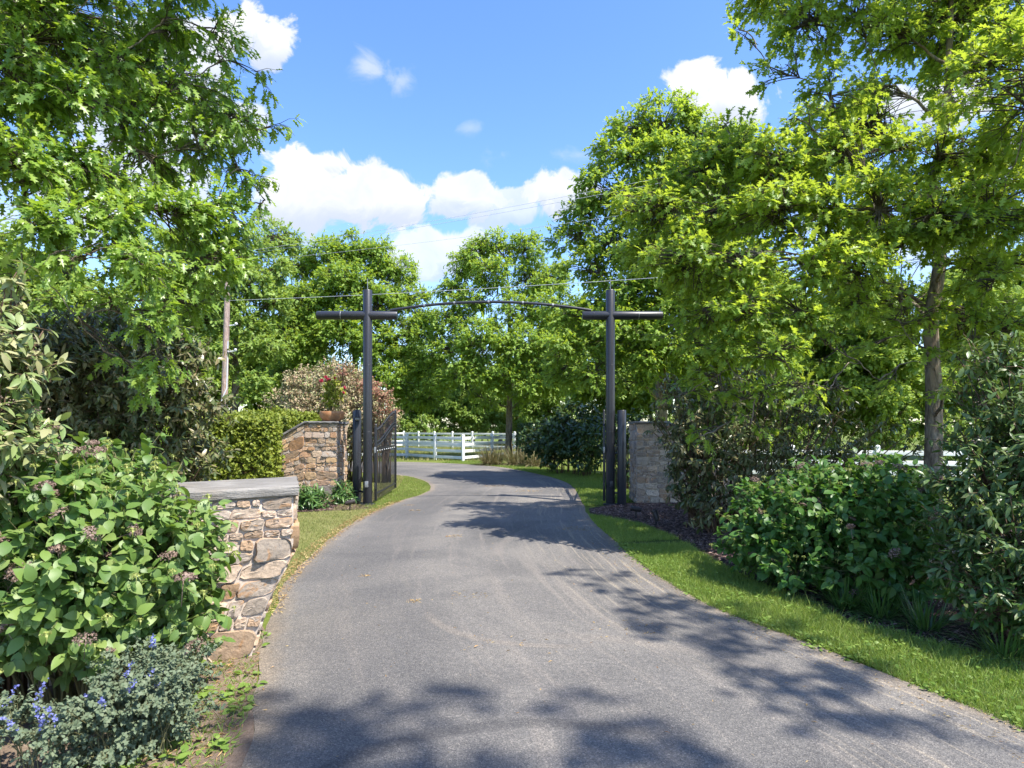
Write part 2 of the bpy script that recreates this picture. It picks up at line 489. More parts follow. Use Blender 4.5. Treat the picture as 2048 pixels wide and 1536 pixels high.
def asphalt():
    m, nt, out = newmat('asphalt'); N = NT(nt)
    tc = N.n('ShaderNodeTexCoord'); P = tc.outputs['Object']
    uv = N.n('ShaderNodeUVMap').outputs[0]
    sp = N.n('ShaderNodeSeparateXYZ'); N.l(uv, sp.inputs[0]); U, Vv = sp.outputs[0], sp.outputs[1]
    wear = N.noise(P, .55, 5, .6, .5)
    c = N.ramp(wear, [(.30, (.108, .105, .100)), (.5, (.152, .145, .134)), (.68, (.204, .190, .168))])
    # darker along the left third, paler wheel tracks, drag marks along the right
    s1 = N.mapping(uv, (22, .28, 1)); d1 = N.noise(s1, 1.0, 5, .65, .3)
    c = N.mix(N.math('MULTIPLY', N.step(d1, .50, .70), .5), c, (.24, .215, .185))
    rightside = N.step(U, .55, .92)
    s2 = N.mapping(uv, (60, .35, 1)); d2 = N.noise(s2, 1.0, 4, .7)
    c = N.mix(N.math('MULTIPLY', N.math('MULTIPLY', N.step(d2, .53, .64), rightside), .75), c, (.30, .26, .20))
    track = N.math('SUBTRACT', 1.0, N.step(N.math('ABSOLUTE', N.math('SUBTRACT', N.math('ADD', U, N.math('MULTIPLY', N.math('SUBTRACT', N.noise(P, .8, 3), .5), .14)), .20)), .05, .19))
    c = N.mix(N.math('MULTIPLY', track, .42), c, (.088, .087, .088))
    edge = N.math('MINIMUM', U, N.math('SUBTRACT', 1.0, U))
    en = N.math('ADD', edge, N.math('MULTIPLY', N.math('SUBTRACT', N.noise(P, 3.5, 5, .7), .5), .06))
    c = N.mix(N.math('MULTIPLY', N.math('SUBTRACT', 1.0, N.step(en, 0.0, .055)), .45), c, (.26, .20, .13))
    # tyre arcs of a turning car
    px = N.n('ShaderNodeSeparateXYZ'); N.l(P, px.inputs[0])
    def arc(cx, cy, r, w, amin, amax):
        dx = N.math('SUBTRACT', px.outputs[0], cx); dy = N.math('SUBTRACT', px.outputs[1], cy)
        rr = N.math('SQRT', N.math('ADD', N.math('MULTIPLY', dx, dx), N.math('MULTIPLY', dy, dy)))
        wob = N.math('MULTIPLY', N.math('SUBTRACT', N.noise(P, 2.0, 3), .5), .06)
        band = N.math('SUBTRACT', 1.0, N.step(N.math('ABSOLUTE', N.math('SUBTRACT', N.math('ADD', rr, wob), r)), w * .25, w))
        ang = N.math('ARCTAN2', dy, dx)
        win = N.math('MULTIPLY', N.step(ang, amin, amin + .5), N.math('SUBTRACT', 1.0, N.step(ang, amax - .5, amax)))
        return N.math('MULTIPLY', band, win)
    c = N.mix(N.math('MULTIPLY', arc(.15, 2.05, 1.55, .09, .9, 3.1), .55), c, (.062, .062, .064))
    c = N.mix(N.math('MULTIPLY', arc(.2, 2.9, 2.2, .12, .5, 1.75), .3), c, (.24, .21, .175))
    c = N.mix(N.math('MULTIPLY', arc(.35, 6.0, 1.15, .07, -3.1, -1.2), .35), c, (.25, .215, .175))
    c = N.mix(N.math('MULTIPLY', arc(5.2, 8.2, 5.4, .10, 2.4, 3.9), .25), c, (.24, .21, .18))
    # aggregate
    vor = N.n('ShaderNodeTexVoronoi'); N.l(P, vor.inputs['Vector']); vor.inputs['Scale'].default_value = 150
    vs = N.n('ShaderNodeSeparateColor'); N.l(vor.outputs['Color'], vs.inputs[0])
    c = N.mix(1.0, c, N.ramp(vs.outputs[0], [(0, (.62, .62, .64)), (.6, (.98, .98, .98)), (.86, (1.12, 1.10, 1.07)), (1, (1.6, 1.54, 1.46))]), 'MULTIPLY')
    fl = N.noise(P, 38, 3, .6)
    c = N.mix(1.0, c, N.ramp(fl, [(.3, (.84, .84, .85)), (.7, (1.14, 1.13, 1.12))]), 'MULTIPLY')
    h = N.math('ADD', vor.outputs['Distance'], N.math('MULTIPLY', fl, .8))
    N.l(N.bsdf(c, .9, .2, N.bump(h, .55, .006)), out.inputs[0])
    return m


M['asphalt'] = asphalt()


def ground_mat(name, stops, sc, fine, bump=.6, dist=.03):
    m, nt, out = newmat(name); N = NT(nt)
    tc = N.n('ShaderNodeTexCoord'); P = tc.outputs['Object']
    a = N.noise(P, sc, 6, .62, .3); f = N.noise(P, fine, 5, .7)
    k = N.math('ADD', N.math('MULTIPLY', a, .55), N.math('MULTIPLY', f, .45))
    c = N.ramp(k, stops)
    N.l(N.bsdf(c, .95, .1, N.bump(f, bump, dist)), out.inputs[0])
    return m


M['ground'] = ground_mat('meadow_ground', [(.32, (.070, .105, .020)), (.5, (.115, .150, .028)), (.68, (.175, .185, .05))], .5, 14)
M['lawn'] = ground_mat('lawn_soil', [(.3, (.035, .055, .014)), (.5, (.065, .095, .020)), (.7, (.12, .12, .045))], 2.5, 40)
M['dry_lawn'] = ground_mat('dry_lawn_soil', [(.3, (.10, .12, .03)), (.5, (.17, .18, .06)), (.7, (.26, .22, .11))], 2.5, 40)
M['mulch'] = ground_mat('mulch', [(.3, (.030, .021, .018)), (.5, (.075, .052, .044)), (.7, (.15, .11, .09))], 6, 70, 1.0, .04)
M['soil'] = ground_mat('dry_soil', [(.3, (.12, .085, .060)), (.5, (.23, .17, .125)), (.7, (.34, .27, .20))], 3, 55, .8, .03)

# ------------------------------------------------------------------ setting: ground, driveway, lawns, beds
R0 = np.random.default_rng(7)


def sheet(name, poly, z, mat, kind='structure', smoothn=None, sub=0.0, amp=0.0, seed=1):
    """flat or gently uneven sheet from a plan outline"""
    bm = bmesh.new()
    vs = [bm.verts.new((x, y, z)) for x, y in poly]
    f = bm.faces.new(vs)
    if f.normal.z < 0: f.normal_flip()
    bmesh.ops.triangulate(bm, faces=bm.faces)
    me = bpy.data.meshes.new(name); bm.to_mesh(me); bm.free()
    me.materials.append(mat)
    o = bpy.data.objects.new(name, me); COL.objects.link(o)
    return tag(o, kind=kind)


sheet('ground', [(-420, -60), (420, -60), (420, 600), (-420, 600)], 0.0, M['ground'])

L_EDGE = [(-6.5, -9), (-2.6, -4), (-1.45, 0), (-1.36, 2.2), (-1.37, 3.2), (-1.64, 3.99), (-1.93, 4.78), (-2.15, 5.5), (-2.46, 6.67), (-2.59, 7.47),
          (-2.77, 9.0), (-2.86, 11.05), (-2.80, 12.6), (-2.6, 14.5), (-2.30, 16.0), (-2.30, 17.6), (-2.75, 19.6), (-3.7, 21.6), (-5.2, 23.2), (-8, 24.8), (-14, 26.2), (-34, 27)]
R_EDGE = [(9.5, -9), (5.5, -4), (3.9, 0), (3.3, 2.2), (2.94, 3.59), (2.76, 4.07), (2.62, 4.46), (2.44, 4.92), (2.19, 5.43), (1.93, 6.06), (1.70, 7.4), (1.58, 9.19),
          (1.47, 11.3), (1.58, 13.93), (1.74, 17.5), (1.58, 19.9), (.96, 22.55), (-.62, 26.7), (-2.98, 29.2), (-6.0, 30.5), (-12, 31.4), (-34, 32)]
NS = 420
# pair the two edges knot by knot so that the strip follows the bend
LE = smooth_line(L_EDGE, NS); RE = smooth_line(R_EDGE, NS)
jit = lambda P, amp, seed: P + np.stack([np.convolve(np.random.default_rng(seed).normal(0, 1, len(P)), np.ones(3) / 3, 'same') * amp, np.zeros(len(P))], 1)
LEj = jit(LE, .020, 3); REj = jit(RE, .020, 4)


def build_drive():
    NC = 10
    V = []; UV = []
    Lc = np.r_[0, np.cumsum(np.linalg.norm(np.diff((LE + RE) / 2, axis=0), axis=1))]
    for i in range(NS):
        for j in range(NC + 1):
            t = j / NC
            p = LEj[i] * (1 - t) + REj[i] * t
            V.append((p[0], p[1], .012 + .03 * (1 - (2 * t - 1) ** 2)))
            UV.append((t, Lc[i]))
    V = np.array(V); UV = np.array(UV)
    idx = np.arange(NS * (NC + 1)).reshape(NS, NC + 1)
    F = np.stack([idx[:-1, :-1], idx[:-1, 1:], idx[1:, 1:], idx[1:, :-1]], -1).reshape(-1, 4)
    o = MB().add(V, F).build('driveway', M['asphalt'], smooth=3.2)
    me = o.data
    li = np.zeros(len(me.loops), np.int32); me.loops.foreach_get('vertex_index', li)
    ul = me.uv_layers.new(name='UVMap')
    ul.data.foreach_set('uv', UV[li].astype(np.float32).ravel())
    tag(o, kind='structure')


build_drive()


def near(P, y0, y1):
    return P[(P[:, 1] >= y0) & (P[:, 1] <= y1)]


# right verge: between the drive and the planting bed
BED_R = [(4.6, 2.4), (3.9, 3.9), (3.74, 4.45), (3.35, 5.05), (3.0, 5.6), (2.95, 6.1), (2.72, 6.9), (2.60, 8.2), (2.58, 9.6), (2.30, 11.1), (1.78, 12.0), (1.55, 12.35)]
re_a = near(RE, 2.0, 12.3)
VERGE_R = np.vstack([re_a, np.array(BED_R)[::-1]])
sheet('lawn_verge', VERGE_R, .006, M['lawn'])
# beyond the gate on the right
re_b = near(RE, 13.4, 29.5)
VERGE_FAR = np.vstack([re_b, [(-3.0, 31.4), (-1.4, 30.5), (.4, 28.0), (1.8, 25.2), (3.2, 22.6), (3.6, 19.0), (3.3, 15.2), (2.6, 14.2)]])
sheet('lawn_beyond_gate', VERGE_FAR, .006, M['lawn'])
# left lawn, dry and short
le_a = near(LE, 5.9, 22.0)
LAWN_L = np.vstack([le_a, [(-4.6, 22.6), (-4.6, 17.5), (-3.9, 14.4), (-3.7, 12.9), (-4.6, 12.2), (-5.2, 9.5), (-3.6, 6.6)]])
sheet('lawn_by_wall', LAWN_L, .006, M['dry_lawn'])
# beds
BED_RIGHT = BED_R + [(1.62, 13.2), (2.4, 14.1), (5.2, 14.6), (9, 12), (10, 6), (9, 2)]
sheet('mulch_bed', BED_RIGHT, .010, M['mulch'])
BED_LEFT = [(-1.70, 2.2)] + [tuple(p) for p in near(LE, 2.3, 5.4)] + [(-2.6, 6.2), (-4.2, 7.2), (-9, 9.5), (-9, 2.2)]
sheet('soil_bed', BED_LEFT, .010, M['soil'])
BED_PILLAR = [(-2.95, 13.5), (-3.1, 13.05), (-3.9, 12.75), (-5.2, 12.5), (-7.5, 13), (-7.5, 16.5), (-3.4, 16.5), (-3.2, 14.5)]
sheet('mulch_bed_by_pillar', BED_PILLAR, .010, M['mulch'])
FIELD = [(-60, 33), (-6, 32.0), (2, 31), (20, 26), (60, 26), (60, 110), (-60, 110)]


def blades(name, poly, n, mat, h, w, label, seed, z=.006, flop=.5, hard=None, cat='grass'):
    rng = np.random.default_rng(seed)
    P = scatter(poly, n, rng)
    pos = np.c_[P, np.full(n, z)]
    d = nrm(np.c_[rng.normal(0, flop, (n, 2)), np.ones(n)])
    a = rng.uniform(0, 2 * np.pi, n)
    nn = np.c_[np.cos(a), np.sin(a), np.full(n, .3)]
    clump = .75 + .5 * np.sin(P[:, 0] * 5 + 2 * np.sin(P[:, 1] * 3)) * np.sin(P[:, 1] * 4.3)
    s = h * rng.uniform(.5, 1.25, n) * (.8 + .3 * clump)
    V, F = inst(BLADE, pos, d, nn, s, w / s)
    o = MB().add(V, F).build(name, mat)
    return tag(o, label, cat, kind='stuff')


near_v = np.vstack([near(re_a, 2.9, 9.2) + np.array([-.03, 0]), [(2.58, 9.2), (2.60, 8.2), (2.72, 6.9), (2.95, 6.1), (3.0, 5.6), (3.35, 5.05), (3.74, 4.45), (3.9, 3.9), (4.4, 2.9)]])
blades('verge_grass', near_v, 52000, M['grass'], .06, .0045, 'thick green grass strip along the right driveway edge', 11)
blades('verge_grass', near_v, 5000, M['dry_grass'], .055, .004, 'straw coloured blades mixed into the right verge', 17, flop=.9)
blades('verge_grass', near_v, 1600, M['grass'], .12, .005, 'longer unmown blades standing out of the right verge', 18, flop=.5)
far_v = np.vstack([near(re_a, 9.2, 12.3), [(1.78, 12.0), (2.30, 11.1), (2.58, 9.6)]])
blades('verge_grass', far_v, 9000, M['grass'], .055, .006, 'green grass point between driveway and mulch by right gate post', 12)
blades('verge_grass', VERGE_FAR, 42000, M['grass'], .06, .010, 'mown grass bordering the driveway bend beyond the gate', 13)
blades('lawn_grass', LAWN_L, 52000, M['dry_grass'], .040, .006, 'short dry grass on the left between stone walls and driveway', 14)
blades('lawn_grass', near(LE, 13.0, 21.8).tolist() + [(-3.6, 21.0), (-3.2, 17.5), (-3.2, 13.4)], 9000, M['grass'], .05, .008, 'greener grass patch under the open left gate leaf', 15)
fld = [(-14, 31.6), (-6, 31.6), (-3, 31.0), (2, 30.6), (6, 34), (6, 56), (-14, 56)]
blades('field_grass', fld, 30000, M['dry_grass'], .16, .03, 'sunny yellow green paddock grass behind the white fence', 16, flop=.7)


def broad_weeds(name, P, n, mat, size, label, seed, spread=.09, cat='weeds'):
    rng = np.random.default_rng(seed)
    mb = MB()
    k = 9
    c = np.repeat(P, k, 0)
    a = rng.uniform(0, 2 * np.pi, len(c))
    r = rng.uniform(0, spread, len(c))
    pos = np.c_[c[:, 0] + r * np.cos(a), c[:, 1] + r * np.sin(a), rng.uniform(.008, .05, len(c))]
    d = np.c_[np.cos(a), np.sin(a), rng.uniform(-.1, .7, len(c))]
    V, F = inst(OVATE, pos, d, np.tile([0, 0, 1.], (len(c), 1)) + rng.normal(0, .3, (len(c), 3)), size * rng.uniform(.6, 1.3, len(c)))
    o = mb.add(V, F).build(name, mat)
    return tag(o, label, cat, kind='stuff')


rng = np.random.default_rng(21)
wp = []
for i in range(150):
    q = re_a[rng.integers(0, len(re_a))]
    if q[1] < 9: wp.append(q + np.array([rng.uniform(-.04, .12), rng.uniform(-.1, .1)]))
vx = scatter(near_v, 260, rng)
broad_weeds('clover', np.vstack([np.array(wp), vx]), 0, M['weed_leaf'], .034, 'round leaved clover and creeping weeds in the right verge', 22)
soil_near = np.array([(-1.42, 3.0), (-1.62, 3.9), (-1.92, 4.7), (-2.05, 5.2), (-2.3, 5.0), (-2.15, 4.2), (-2.2, 3.6), (-2.4, 3.0)])
broad_weeds('weeds', scatter(soil_near, 42, rng), 0, M['weed_leaf'], .05, 'leafy green weeds on bare soil beside the left driveway edge', 23, .07)
blades('weeds', soil_near, 1300, M['weed_leaf'], .06, .006, 'thin grass tufts on the dry soil at lower left', 24, flop=1.0, cat='weeds')


def bits(name, poly, n, mat, s0, s1, label, seed, z=.05, asp=.3, edgebias=None, cat='litter'):
    rng = np.random.default_rng(seed)
    P = scatter(poly, n, rng)
    if callable(z): zz = z(P, rng)
    else: zz = np.full(n, z) + rng.uniform(0, .006, n)
    a = rng.uniform(0, 2 * np.pi, n)
    d = np.c_[np.cos(a), np.sin(a), rng.normal(0, .18, n)]
    V, F = inst(SMALL, np.c_[P, zz], d, np.tile([0, 0, 1.], (n, 1)) + rng.normal(0, .35, (n, 3)), rng.uniform(s0, s1, n), rng.uniform(asp * .5, asp * 1.6, n))
    o = MB().add(V, F).build(name, mat)
    return tag(o, label, cat, kind='stuff')


def drive_z(P, rng):
    i = np.argmin(np.abs(P[:, 1][:, None] - LE[None, :, 1]), 1)
    j = np.argmin(np.abs(P[:, 1][:, None] - RE[None, :, 1]), 1)
    t = np.clip((P[:, 0] - LE[i, 0]) / np.maximum(.1, RE[j, 0] - LE[i, 0]), 0, 1)
    return .012 + .03 * (1 - (2 * t - 1) ** 2) + rng.uniform(.001, .006, len(P))


drive_vis = np.vstack([near(LE, 2.6, 19), near(RE, 2.6, 19)[::-1]])
bits('fallen_bits', drive_vis, 420, M['dry_bit'], .012, .045, 'dry tan leaf scraps and catkins strewn over the asphalt', 31, z=drive_z)
re_strip = np.vstack([near(RE, 2.6, 12) + np.array([-.42, 0]), (near(RE, 2.6, 12) + np.array([.06, 0]))[::-1]])
bits('fallen_bits', re_strip, 1500, M['dry_bit'], .008, .032, 'dry debris line gathered along the right driveway edge', 32, z=drive_z)
le_strip = np.vstack([near(LE, 5.6, 14.5) + np.array([-.14, 0]), (near(LE, 5.6, 14.5) + np.array([.10, 0]))[::-1]])
bits('fallen_bits', le_strip, 2600, M['dry_bit'], .015, .06, 'orange dry debris line between the left lawn and driveway', 33, z=.03)
bits('fallen_bits', soil_near, 900, M['dry_bit'], .015, .07, 'straw and leaf scraps on bare soil at lower left', 34, z=.014, asp=.14)
bits('bark_mulch', [(1.62, 12.1), (2.3, 11.1), (2.65, 9.4), (2.75, 7.6), (3.6, 7.6), (4.4, 11), (4.6, 14.1), (2.4, 14.0), (1.65, 13.0)], 15000, M['chip'], .03, .085, 'brown bark chips around the right gate post', 35, z=.02, cat='mulch')
bits('bark_mulch', [(3.0, 5.7), (3.4, 5.0), (3.75, 4.4), (3.9, 3.9), (5.2, 3.6), (5, 6), (3.4, 7.4), (2.8, 7)], 5000, M['chip'], .02, .06, 'dark mulch under the right hydrangea beside the verge', 36, z=.015, cat='mulch')
bits('bark_mulch', [(-3.0, 13.5), (-3.1, 13.1), (-3.9, 12.8), (-5.2, 12.6), (-5.6, 14.2), (-3.2, 14.6)], 5000, M['chip'], .03, .08, 'pinkish brown chips under the left pillar hostas', 37, z=.015, cat='mulch')

rng = np.random.default_rng(77)
for px, py, n_, sp in [(905, 1078, 60, .13), (825, 1210, 40, .06), (728, 1157, 40, .06), (1055, 985, 200, .35), (985, 975, 160, .30), (1020, 965, 140, .3), (830, 1024, 60, .12), (815, 1012, 60, .14), (1000, 1300, 30, .3), (1240, 1260, 40, .3), (1150, 1060, 120, .25), (935, 1200, 40, .2), (1330, 1150, 60, .2)]:
    x, y = gp(px, py)
    bits('fallen_bits', [(x - sp, y - sp * .6), (x + sp, y - sp * .8), (x + sp * 1.2, y + sp * .5), (x - sp * .7, y + sp)], n_, M['dry_bit'], .012, .05, 'small scatter of tan catkins and scraps on the driveway', int(px + py), z=drive_z)


# ------------------------------------------------------------------ stone walls
def split_rects(W, H, rng, hmin=.055, hmax=.19):
    out = []
    def rec(x, y, w, h):
        asp = w / h
        if h > hmax or (h > hmin * 2.1 and w < h * .75 and rng.random() < .8) or (h > .15 and rng.random() < .45):
            t = rng.uniform(.35, .65); rec(x, y, w, h * t); rec(x, y + h * t, w, h * (1 - t)); return
        if w > h * rng.uniform(1.5, 2.9) and w > .16:
            t = rng.uniform(.35, .65); rec(x, y, w * t, h); rec(x + w * t, y, w * (1 - t), h); return
        out.append((x, y, w, h))
    y = 0
    k_ = hmax / .19
    while y < H - .02:
        hh = min(rng.uniform(.22, .40) * k_, H - y)
        if H - y - hh < .1: hh = H - y
        x = 0
        while x < W - .02:
            ww = min(rng.uniform(.3, .62) * k_, W - x)
            if W - x - ww < .12: ww = W - x
            rec(x, y, ww, hh); x += ww
        y += hh
    return out


def stone_face(mb, o, a, n, W, H, warp, rng, sc=1.2):
    o, a, n = (np.asarray(q, float) for q in (o, a, n))
    up = np.array([0, 0, 1.])
    for x, y, w, h in split_rects(W, H, rng, .055 * sc, .19 * sc):
        g = .005 + rng.uniform(0, .005)
        x0, x1, y0, y1 = x + g, x + w - g, y + g, y + h - g
        K = 20
        t = np.arange(K) * 2 * np.pi / K
        ex = rng.uniform(4.0, 9.0)
        cx, sx = np.cos(t), np.sin(t)
        rr = 1 / (np.abs(cx) ** ex + np.abs(sx) ** ex) ** (1 / ex)
        ph = rng.uniform(0, 6.28, 3)
        rr = rr * (1 + .05 * np.sin(2 * t + ph[0]) + .045 * np.sin(3 * t + ph[1]) + .022 * np.sin(7 * t + ph[2]) + rng.normal(0, .02, K))
        sh = rng.uniform(-.14, .14)
        px = (x0 + x1) / 2 + (x1 - x0) / 2 * rr * cx
        py = (y0 + y1) / 2 + (y1 - y0) / 2 * rr * sx * (1 + sh * cx)
        dep = rng.uniform(.010, .032)
        V = []
        rings = [(1.02, -.02), (1.0, dep * .55), (.955, dep * .98), (.72, dep * 1.0), (.36, dep * 1.0)]
        mx, my = px.mean(), py.mean()
        tx, ty = rng.normal(0, .09), rng.normal(0, .09)
        for sc_, d_ in rings:
            qx = mx + (px - mx) * sc_; qy = my + (py - my) * sc_
            dd = d_ + (tx * (qx - mx) + ty * (qy - my)) * (sc_ < .99) + (rng.normal(0, .0022, K) if sc_ < .99 else 0)
            for u, v, q in zip(qx, qy, np.broadcast_to(dd, (K,))):
                s_, z_ = warp(u, v)
                V.append(o + a * s_ + up * z_ + n * q)
        s_, z_ = warp(mx, my)
        V.append(o + a * s_ + up * z_ + n * (dep * 1.05))
        F = []
        for r in range(len(rings) - 1):
            for i in range(K):
                j = (i + 1) % K
                F.append((r * K + i, r * K + j, (r + 1) * K + j)); F.append((r * K + i, (r + 1) * K + j, (r + 1) * K + i))
        b = (len(rings) - 1) * K
        for i in range(K): F.append((b + i, b + (i + 1) % K, len(rings) * K))
        F = np.array(F)
        # keep the faces turned outward
        Va = np.array(V); f = F[len(F) // 2]
        if np.dot(np.cross(Va[f[1]] - Va[f[0]], Va[f[2]] - Va[f[0]]), n) < 0: F = F[:, ::-1]
        mb.add(Va, F)


def wall(name, label, p0, a, thick, L, top, inset, smat, capmat, capprof, seed, endstones=True, sc=1.2, capt=.07, capov=.04, e=None, H=1.2):
    """p0 front corner at the free end, a unit vector along the wall away from the free end, e vector from front to back"""
    rng = np.random.default_rng(seed)
    p0 = np.array([p0[0], p0[1], 0.]); a = np.array([a[0], a[1], 0.]); a /= np.linalg.norm(a)
    n = np.array([a[1], -a[0], 0.])
    if n[1] > 0: n = -n
    if e is None: e = -n
    else:
        e = np.array([e[0], e[1], 0.]); e /= np.linalg.norm(e)
    E = e * thick
    root = empty(name, tuple(p0)); tag(root, label, 'stone wall')
    # core
    zs = np.linspace(-.1, 1, 12)
    ss = np.linspace(0, 1, 16)
    def P(s, zf):
        zt = top(s * L)
        z = zf * zt if zf > 0 else zf
        x = inset(z) * (1 - s) + s * L
        return p0 + a * x + np.array([0, 0, z])
    V = []
    for s in ss:
        for z in zs:
            V.append(P(s, z))
    V = np.array(V); nf = len(V)
    V = np.vstack([V, V + E])
    idx = np.arange(nf).reshape(16, 12)
    F = []
    q = np.stack([idx[:-1, :-1], idx[1:, :-1], idx[1:, 1:], idx[:-1, 1:]], -1).reshape(-1, 4)
    F += q.tolist() + (q[:, ::-1] + nf).tolist()
    for col in (idx[0], idx[-1]):
        for i in range(11): F.append((col[i], col[i + 1], col[i + 1] + nf, col[i] + nf))
    for i in range(15):
        F.append((idx[i, -1], idx[i + 1, -1], idx[i + 1, -1] + nf, idx[i, -1] + nf))
    MB().add(V, np.array(F)).build('mortar_core', M['mortar'], root, off=p0)
    mb = MB()
    def wf(u, v):
        s = u / L
        z = v / H * top(u)
        return inset(z) * (1 - s) + u, z
    stone_face(mb, p0, a, n, L, H, wf, rng, sc)
    mb.build('stone_facing', smat, root, smooth=.75, off=p0)
    if endstones:
        mb = MB()
        ee = E / thick
        # stones follow the leaning end face
        o = p0.copy()
        tmp = MB()
        stone_face(tmp, (0, 0, 0), (1, 0, 0), (0, -1, 0), thick, H, lambda u, v: (u, v / H * top(0)), rng, sc)
        for Vq, Fq in zip(tmp.V, tmp.F):
            W = o + ee * Vq[:, 0:1] + a * (np.array([inset(z) for z in Vq[:, 2]])[:, None]) + np.array([0, 0, 1.]) * Vq[:, 2:3] + a * (Vq[:, 1:2])
            mb.V.append(W); mb.F.append(Fq)
        mb.n = tmp.n
        mb.build('end_stones', smat, root, smooth=.9, off=p0)
    # coping stones: slabs following the top profile
    for (s0, s1) in capprof:
        mbc = MB()
        K = 14; J = 9
        rows = []
        for zi, (dz, ov) in enumerate([(0.002, capov - .012), (.014, capov), (capt * .5, capov + .006), (capt - .010, capov), (capt, capov - .012)]):
            ring = []
            lo = -capov if s0 <= 0 else s0; hi = s1
            for t in np.linspace(0, 1, K):
                s = lo + (hi - lo) * t
                ring.append(p0 + a * s + n * ov + np.array([0, 0, top(max(0, s)) + dz]))
            for t in np.linspace(0, 1, J)[1:-1]:
                ring.append(p0 + a * hi + n * ov * (1 - t) + (E + e * ov) * t + np.array([0, 0, top(hi) + dz]))
            for t in np.linspace(1, 0, K):
                s = lo + (hi - lo) * t
                ring.append(p0 + a * s + E + e * ov + np.array([0, 0, top(max(0, s)) + dz]))
            for t in np.linspace(0, 1, J)[1:-1]:
                s = lo
                ring.append(p0 + a * s + (n * ov) * t + (E + e * ov) * (1 - t) + np.array([0, 0, top(0) + dz]))
            ring = np.array(ring)
            ring[:, :2] += np.random.default_rng(seed + zi).normal(0, .0045, (len(ring), 2))
            rows.append(ring)
        m = len(rows[0])
        V = np.vstack(rows); F = []
        for r in range(4):
            for i in range(m):
                j = (i + 1) % m
                F.append((r * m + i, r * m + j, (r + 1) * m + j, (r + 1) * m + i))
        mbc.add(V, np.array(F))
        # top and bottom as strips between front and back edges
        for r, fl in ((4, 0), (0, 1)):
            front = list(range(r * m, r * m + K)); back = list(range(r * m + K + J - 2, r * m + 2 * K + J - 2))[::-1]
            FF = [(front[i], front[i + 1], back[i + 1], back[i]) for i in range(K - 1)]
            mbc.F.append(np.array([t for f in FF for t in ((f[0], f[1], f[2]), (f[0], f[2], f[3]))]))
            e1 = list(range(r * m + K - 1, r * m + K + J - 1)); c = e1
            mbc.F.append(np.array([(c[0], c[i], c[i + 1]) for i in range(1, len(c) - 1)]))
            e2 = list(range(r * m + 2 * K + J - 3, r * m + m)) + [r * m]
            mbc.F.append(np.array([(e2[0], e2[i], e2[i + 1]) for i in range(1, len(e2) - 1)]))
        mbc.build('coping_stone', capmat, root, smooth=.6, off=p0)
    return root


def near_inset(z):
    return float(np.interp(z, [0, .14, .30, .45, .60, .74, .80, 2], [.30, .275, .225, .165, .085, .02, 0, 0]))


wall('stone_wall', 'low fieldstone wall with grey stone cap and undercut end, behind the left hydrangea', (-1.70, 4.86), (-.90, -.435), .86, 2.5,
     lambda s: 1.205 - .02 * s, near_inset, M['stone_cream'], M['cap'], [(0, 2.5)], 41, sc=1.5, e=(-.33, .94), H=1.2, capt=.085, capov=.035)
pil_top = lambda s: float(np.interp(s, [0, .74, 1.42, 2.6], [1.80, 1.80, 1.42, .70]))
wall('stone_wall', 'taller fieldstone wall with sloping slate cap carrying the terracotta bowl', (-4.0, 14.3), (-1, 0.02), .75, 2.6,
     pil_top, lambda z: 0.0, M['stone_warm'], M['cap_dark'], [(0, .74), (.745, 2.6)], 43, sc=1.5, H=1.8, capt=.06, capov=.05)
wall('stone_wall', 'shaded fieldstone wall with sloping top half hidden by viburnum at right gate post', (2.82, 14.2), (1, 0.0), .75, 2.6,
     pil_top, lambda z: 0.0, M['stone_grey'], M['cap_dark'], [(0, .74), (.745, 2.6)], 44, sc=1.35, H=1.8, capt=.06, capov=.05)

# ------------------------------------------------------------------ gate
GY = 13.85
PXL, PXR = -3.20, 2.18
arch = empty('gate_arch', ((PXL + PXR) / 2, GY, 0))
tag(arch, 'tall black pipe gate arch of two cross shaped posts joined by a thin curved rod', 'gate arch')
AO = arch.location


def pipe(a, b, r, sides=32):
    """closed pipe with a softened rim"""
    a = np.array(a, float); b = np.array(b, float); d = nrm(b - a)
    k = .012
    return tube([a, a, a + d * k, b - d * k, b, b], [r * .2, r - k * .6, r, r, r - k * .6, r * .2], sides)


for sx in (PXL, PXR):
    p = MB().add(*pipe((sx, GY, -.1), (sx, GY, 4.76), .10)).build('post', M['black'], arch, smooth=.7, off=AO)
    MB().add(*rod((sx, GY, 4.75), (sx, GY, 5.02), .008, 8)).build('rod_finial', M['steel'], p, smooth=.7, off=AO)
    xo, xi = (sx - 1.12, sx + .66) if sx == PXL else (sx + 1.15, sx - .62)
    c = MB().add(*pipe((xo, GY, 4.20), (xi, GY, 4.20), .095)).build('crossbar', M['black'], p, smooth=.7, off=AO)
    for q in (.30, .86):
        xb = xo + (xi - xo) * q
        MB().add(*tube([(xb - .006, GY, 4.20), (xb, GY, 4.20), (xb + .006, GY, 4.20)], [.095, .0985, .095], 28)).build('weld_seam', M['steel'] if q < .5 else M['black'], p, smooth=1.2, off=AO)
    for zz in (1.62, 3.1):
        MB().add(*tube([(sx, GY, zz - .006), (sx, GY, zz), (sx, GY, zz + .006)], [.10, .1035, .10], 28)).build('weld_seam', M['black'], p, smooth=1.2, off=AO)
    MB().add(*lathe([(.10, .0), (.16, .0), (.16, .02), (.105, .024)], (sx, GY, .012), 28)).build('base_flange', M['black'], p, smooth=.6, off=AO)
    # junction box low on the front of the post
    MB().add(*box((sx + .005, GY - .12, .47), (.07, .06, .13), .006)).build('junction_box', M['steel'] if sx == PXL else M['black'], p, smooth=.6, off=AO)
xa, xb = PXL + .50, PXR - .42
ts = np.linspace(0, 1, 48)
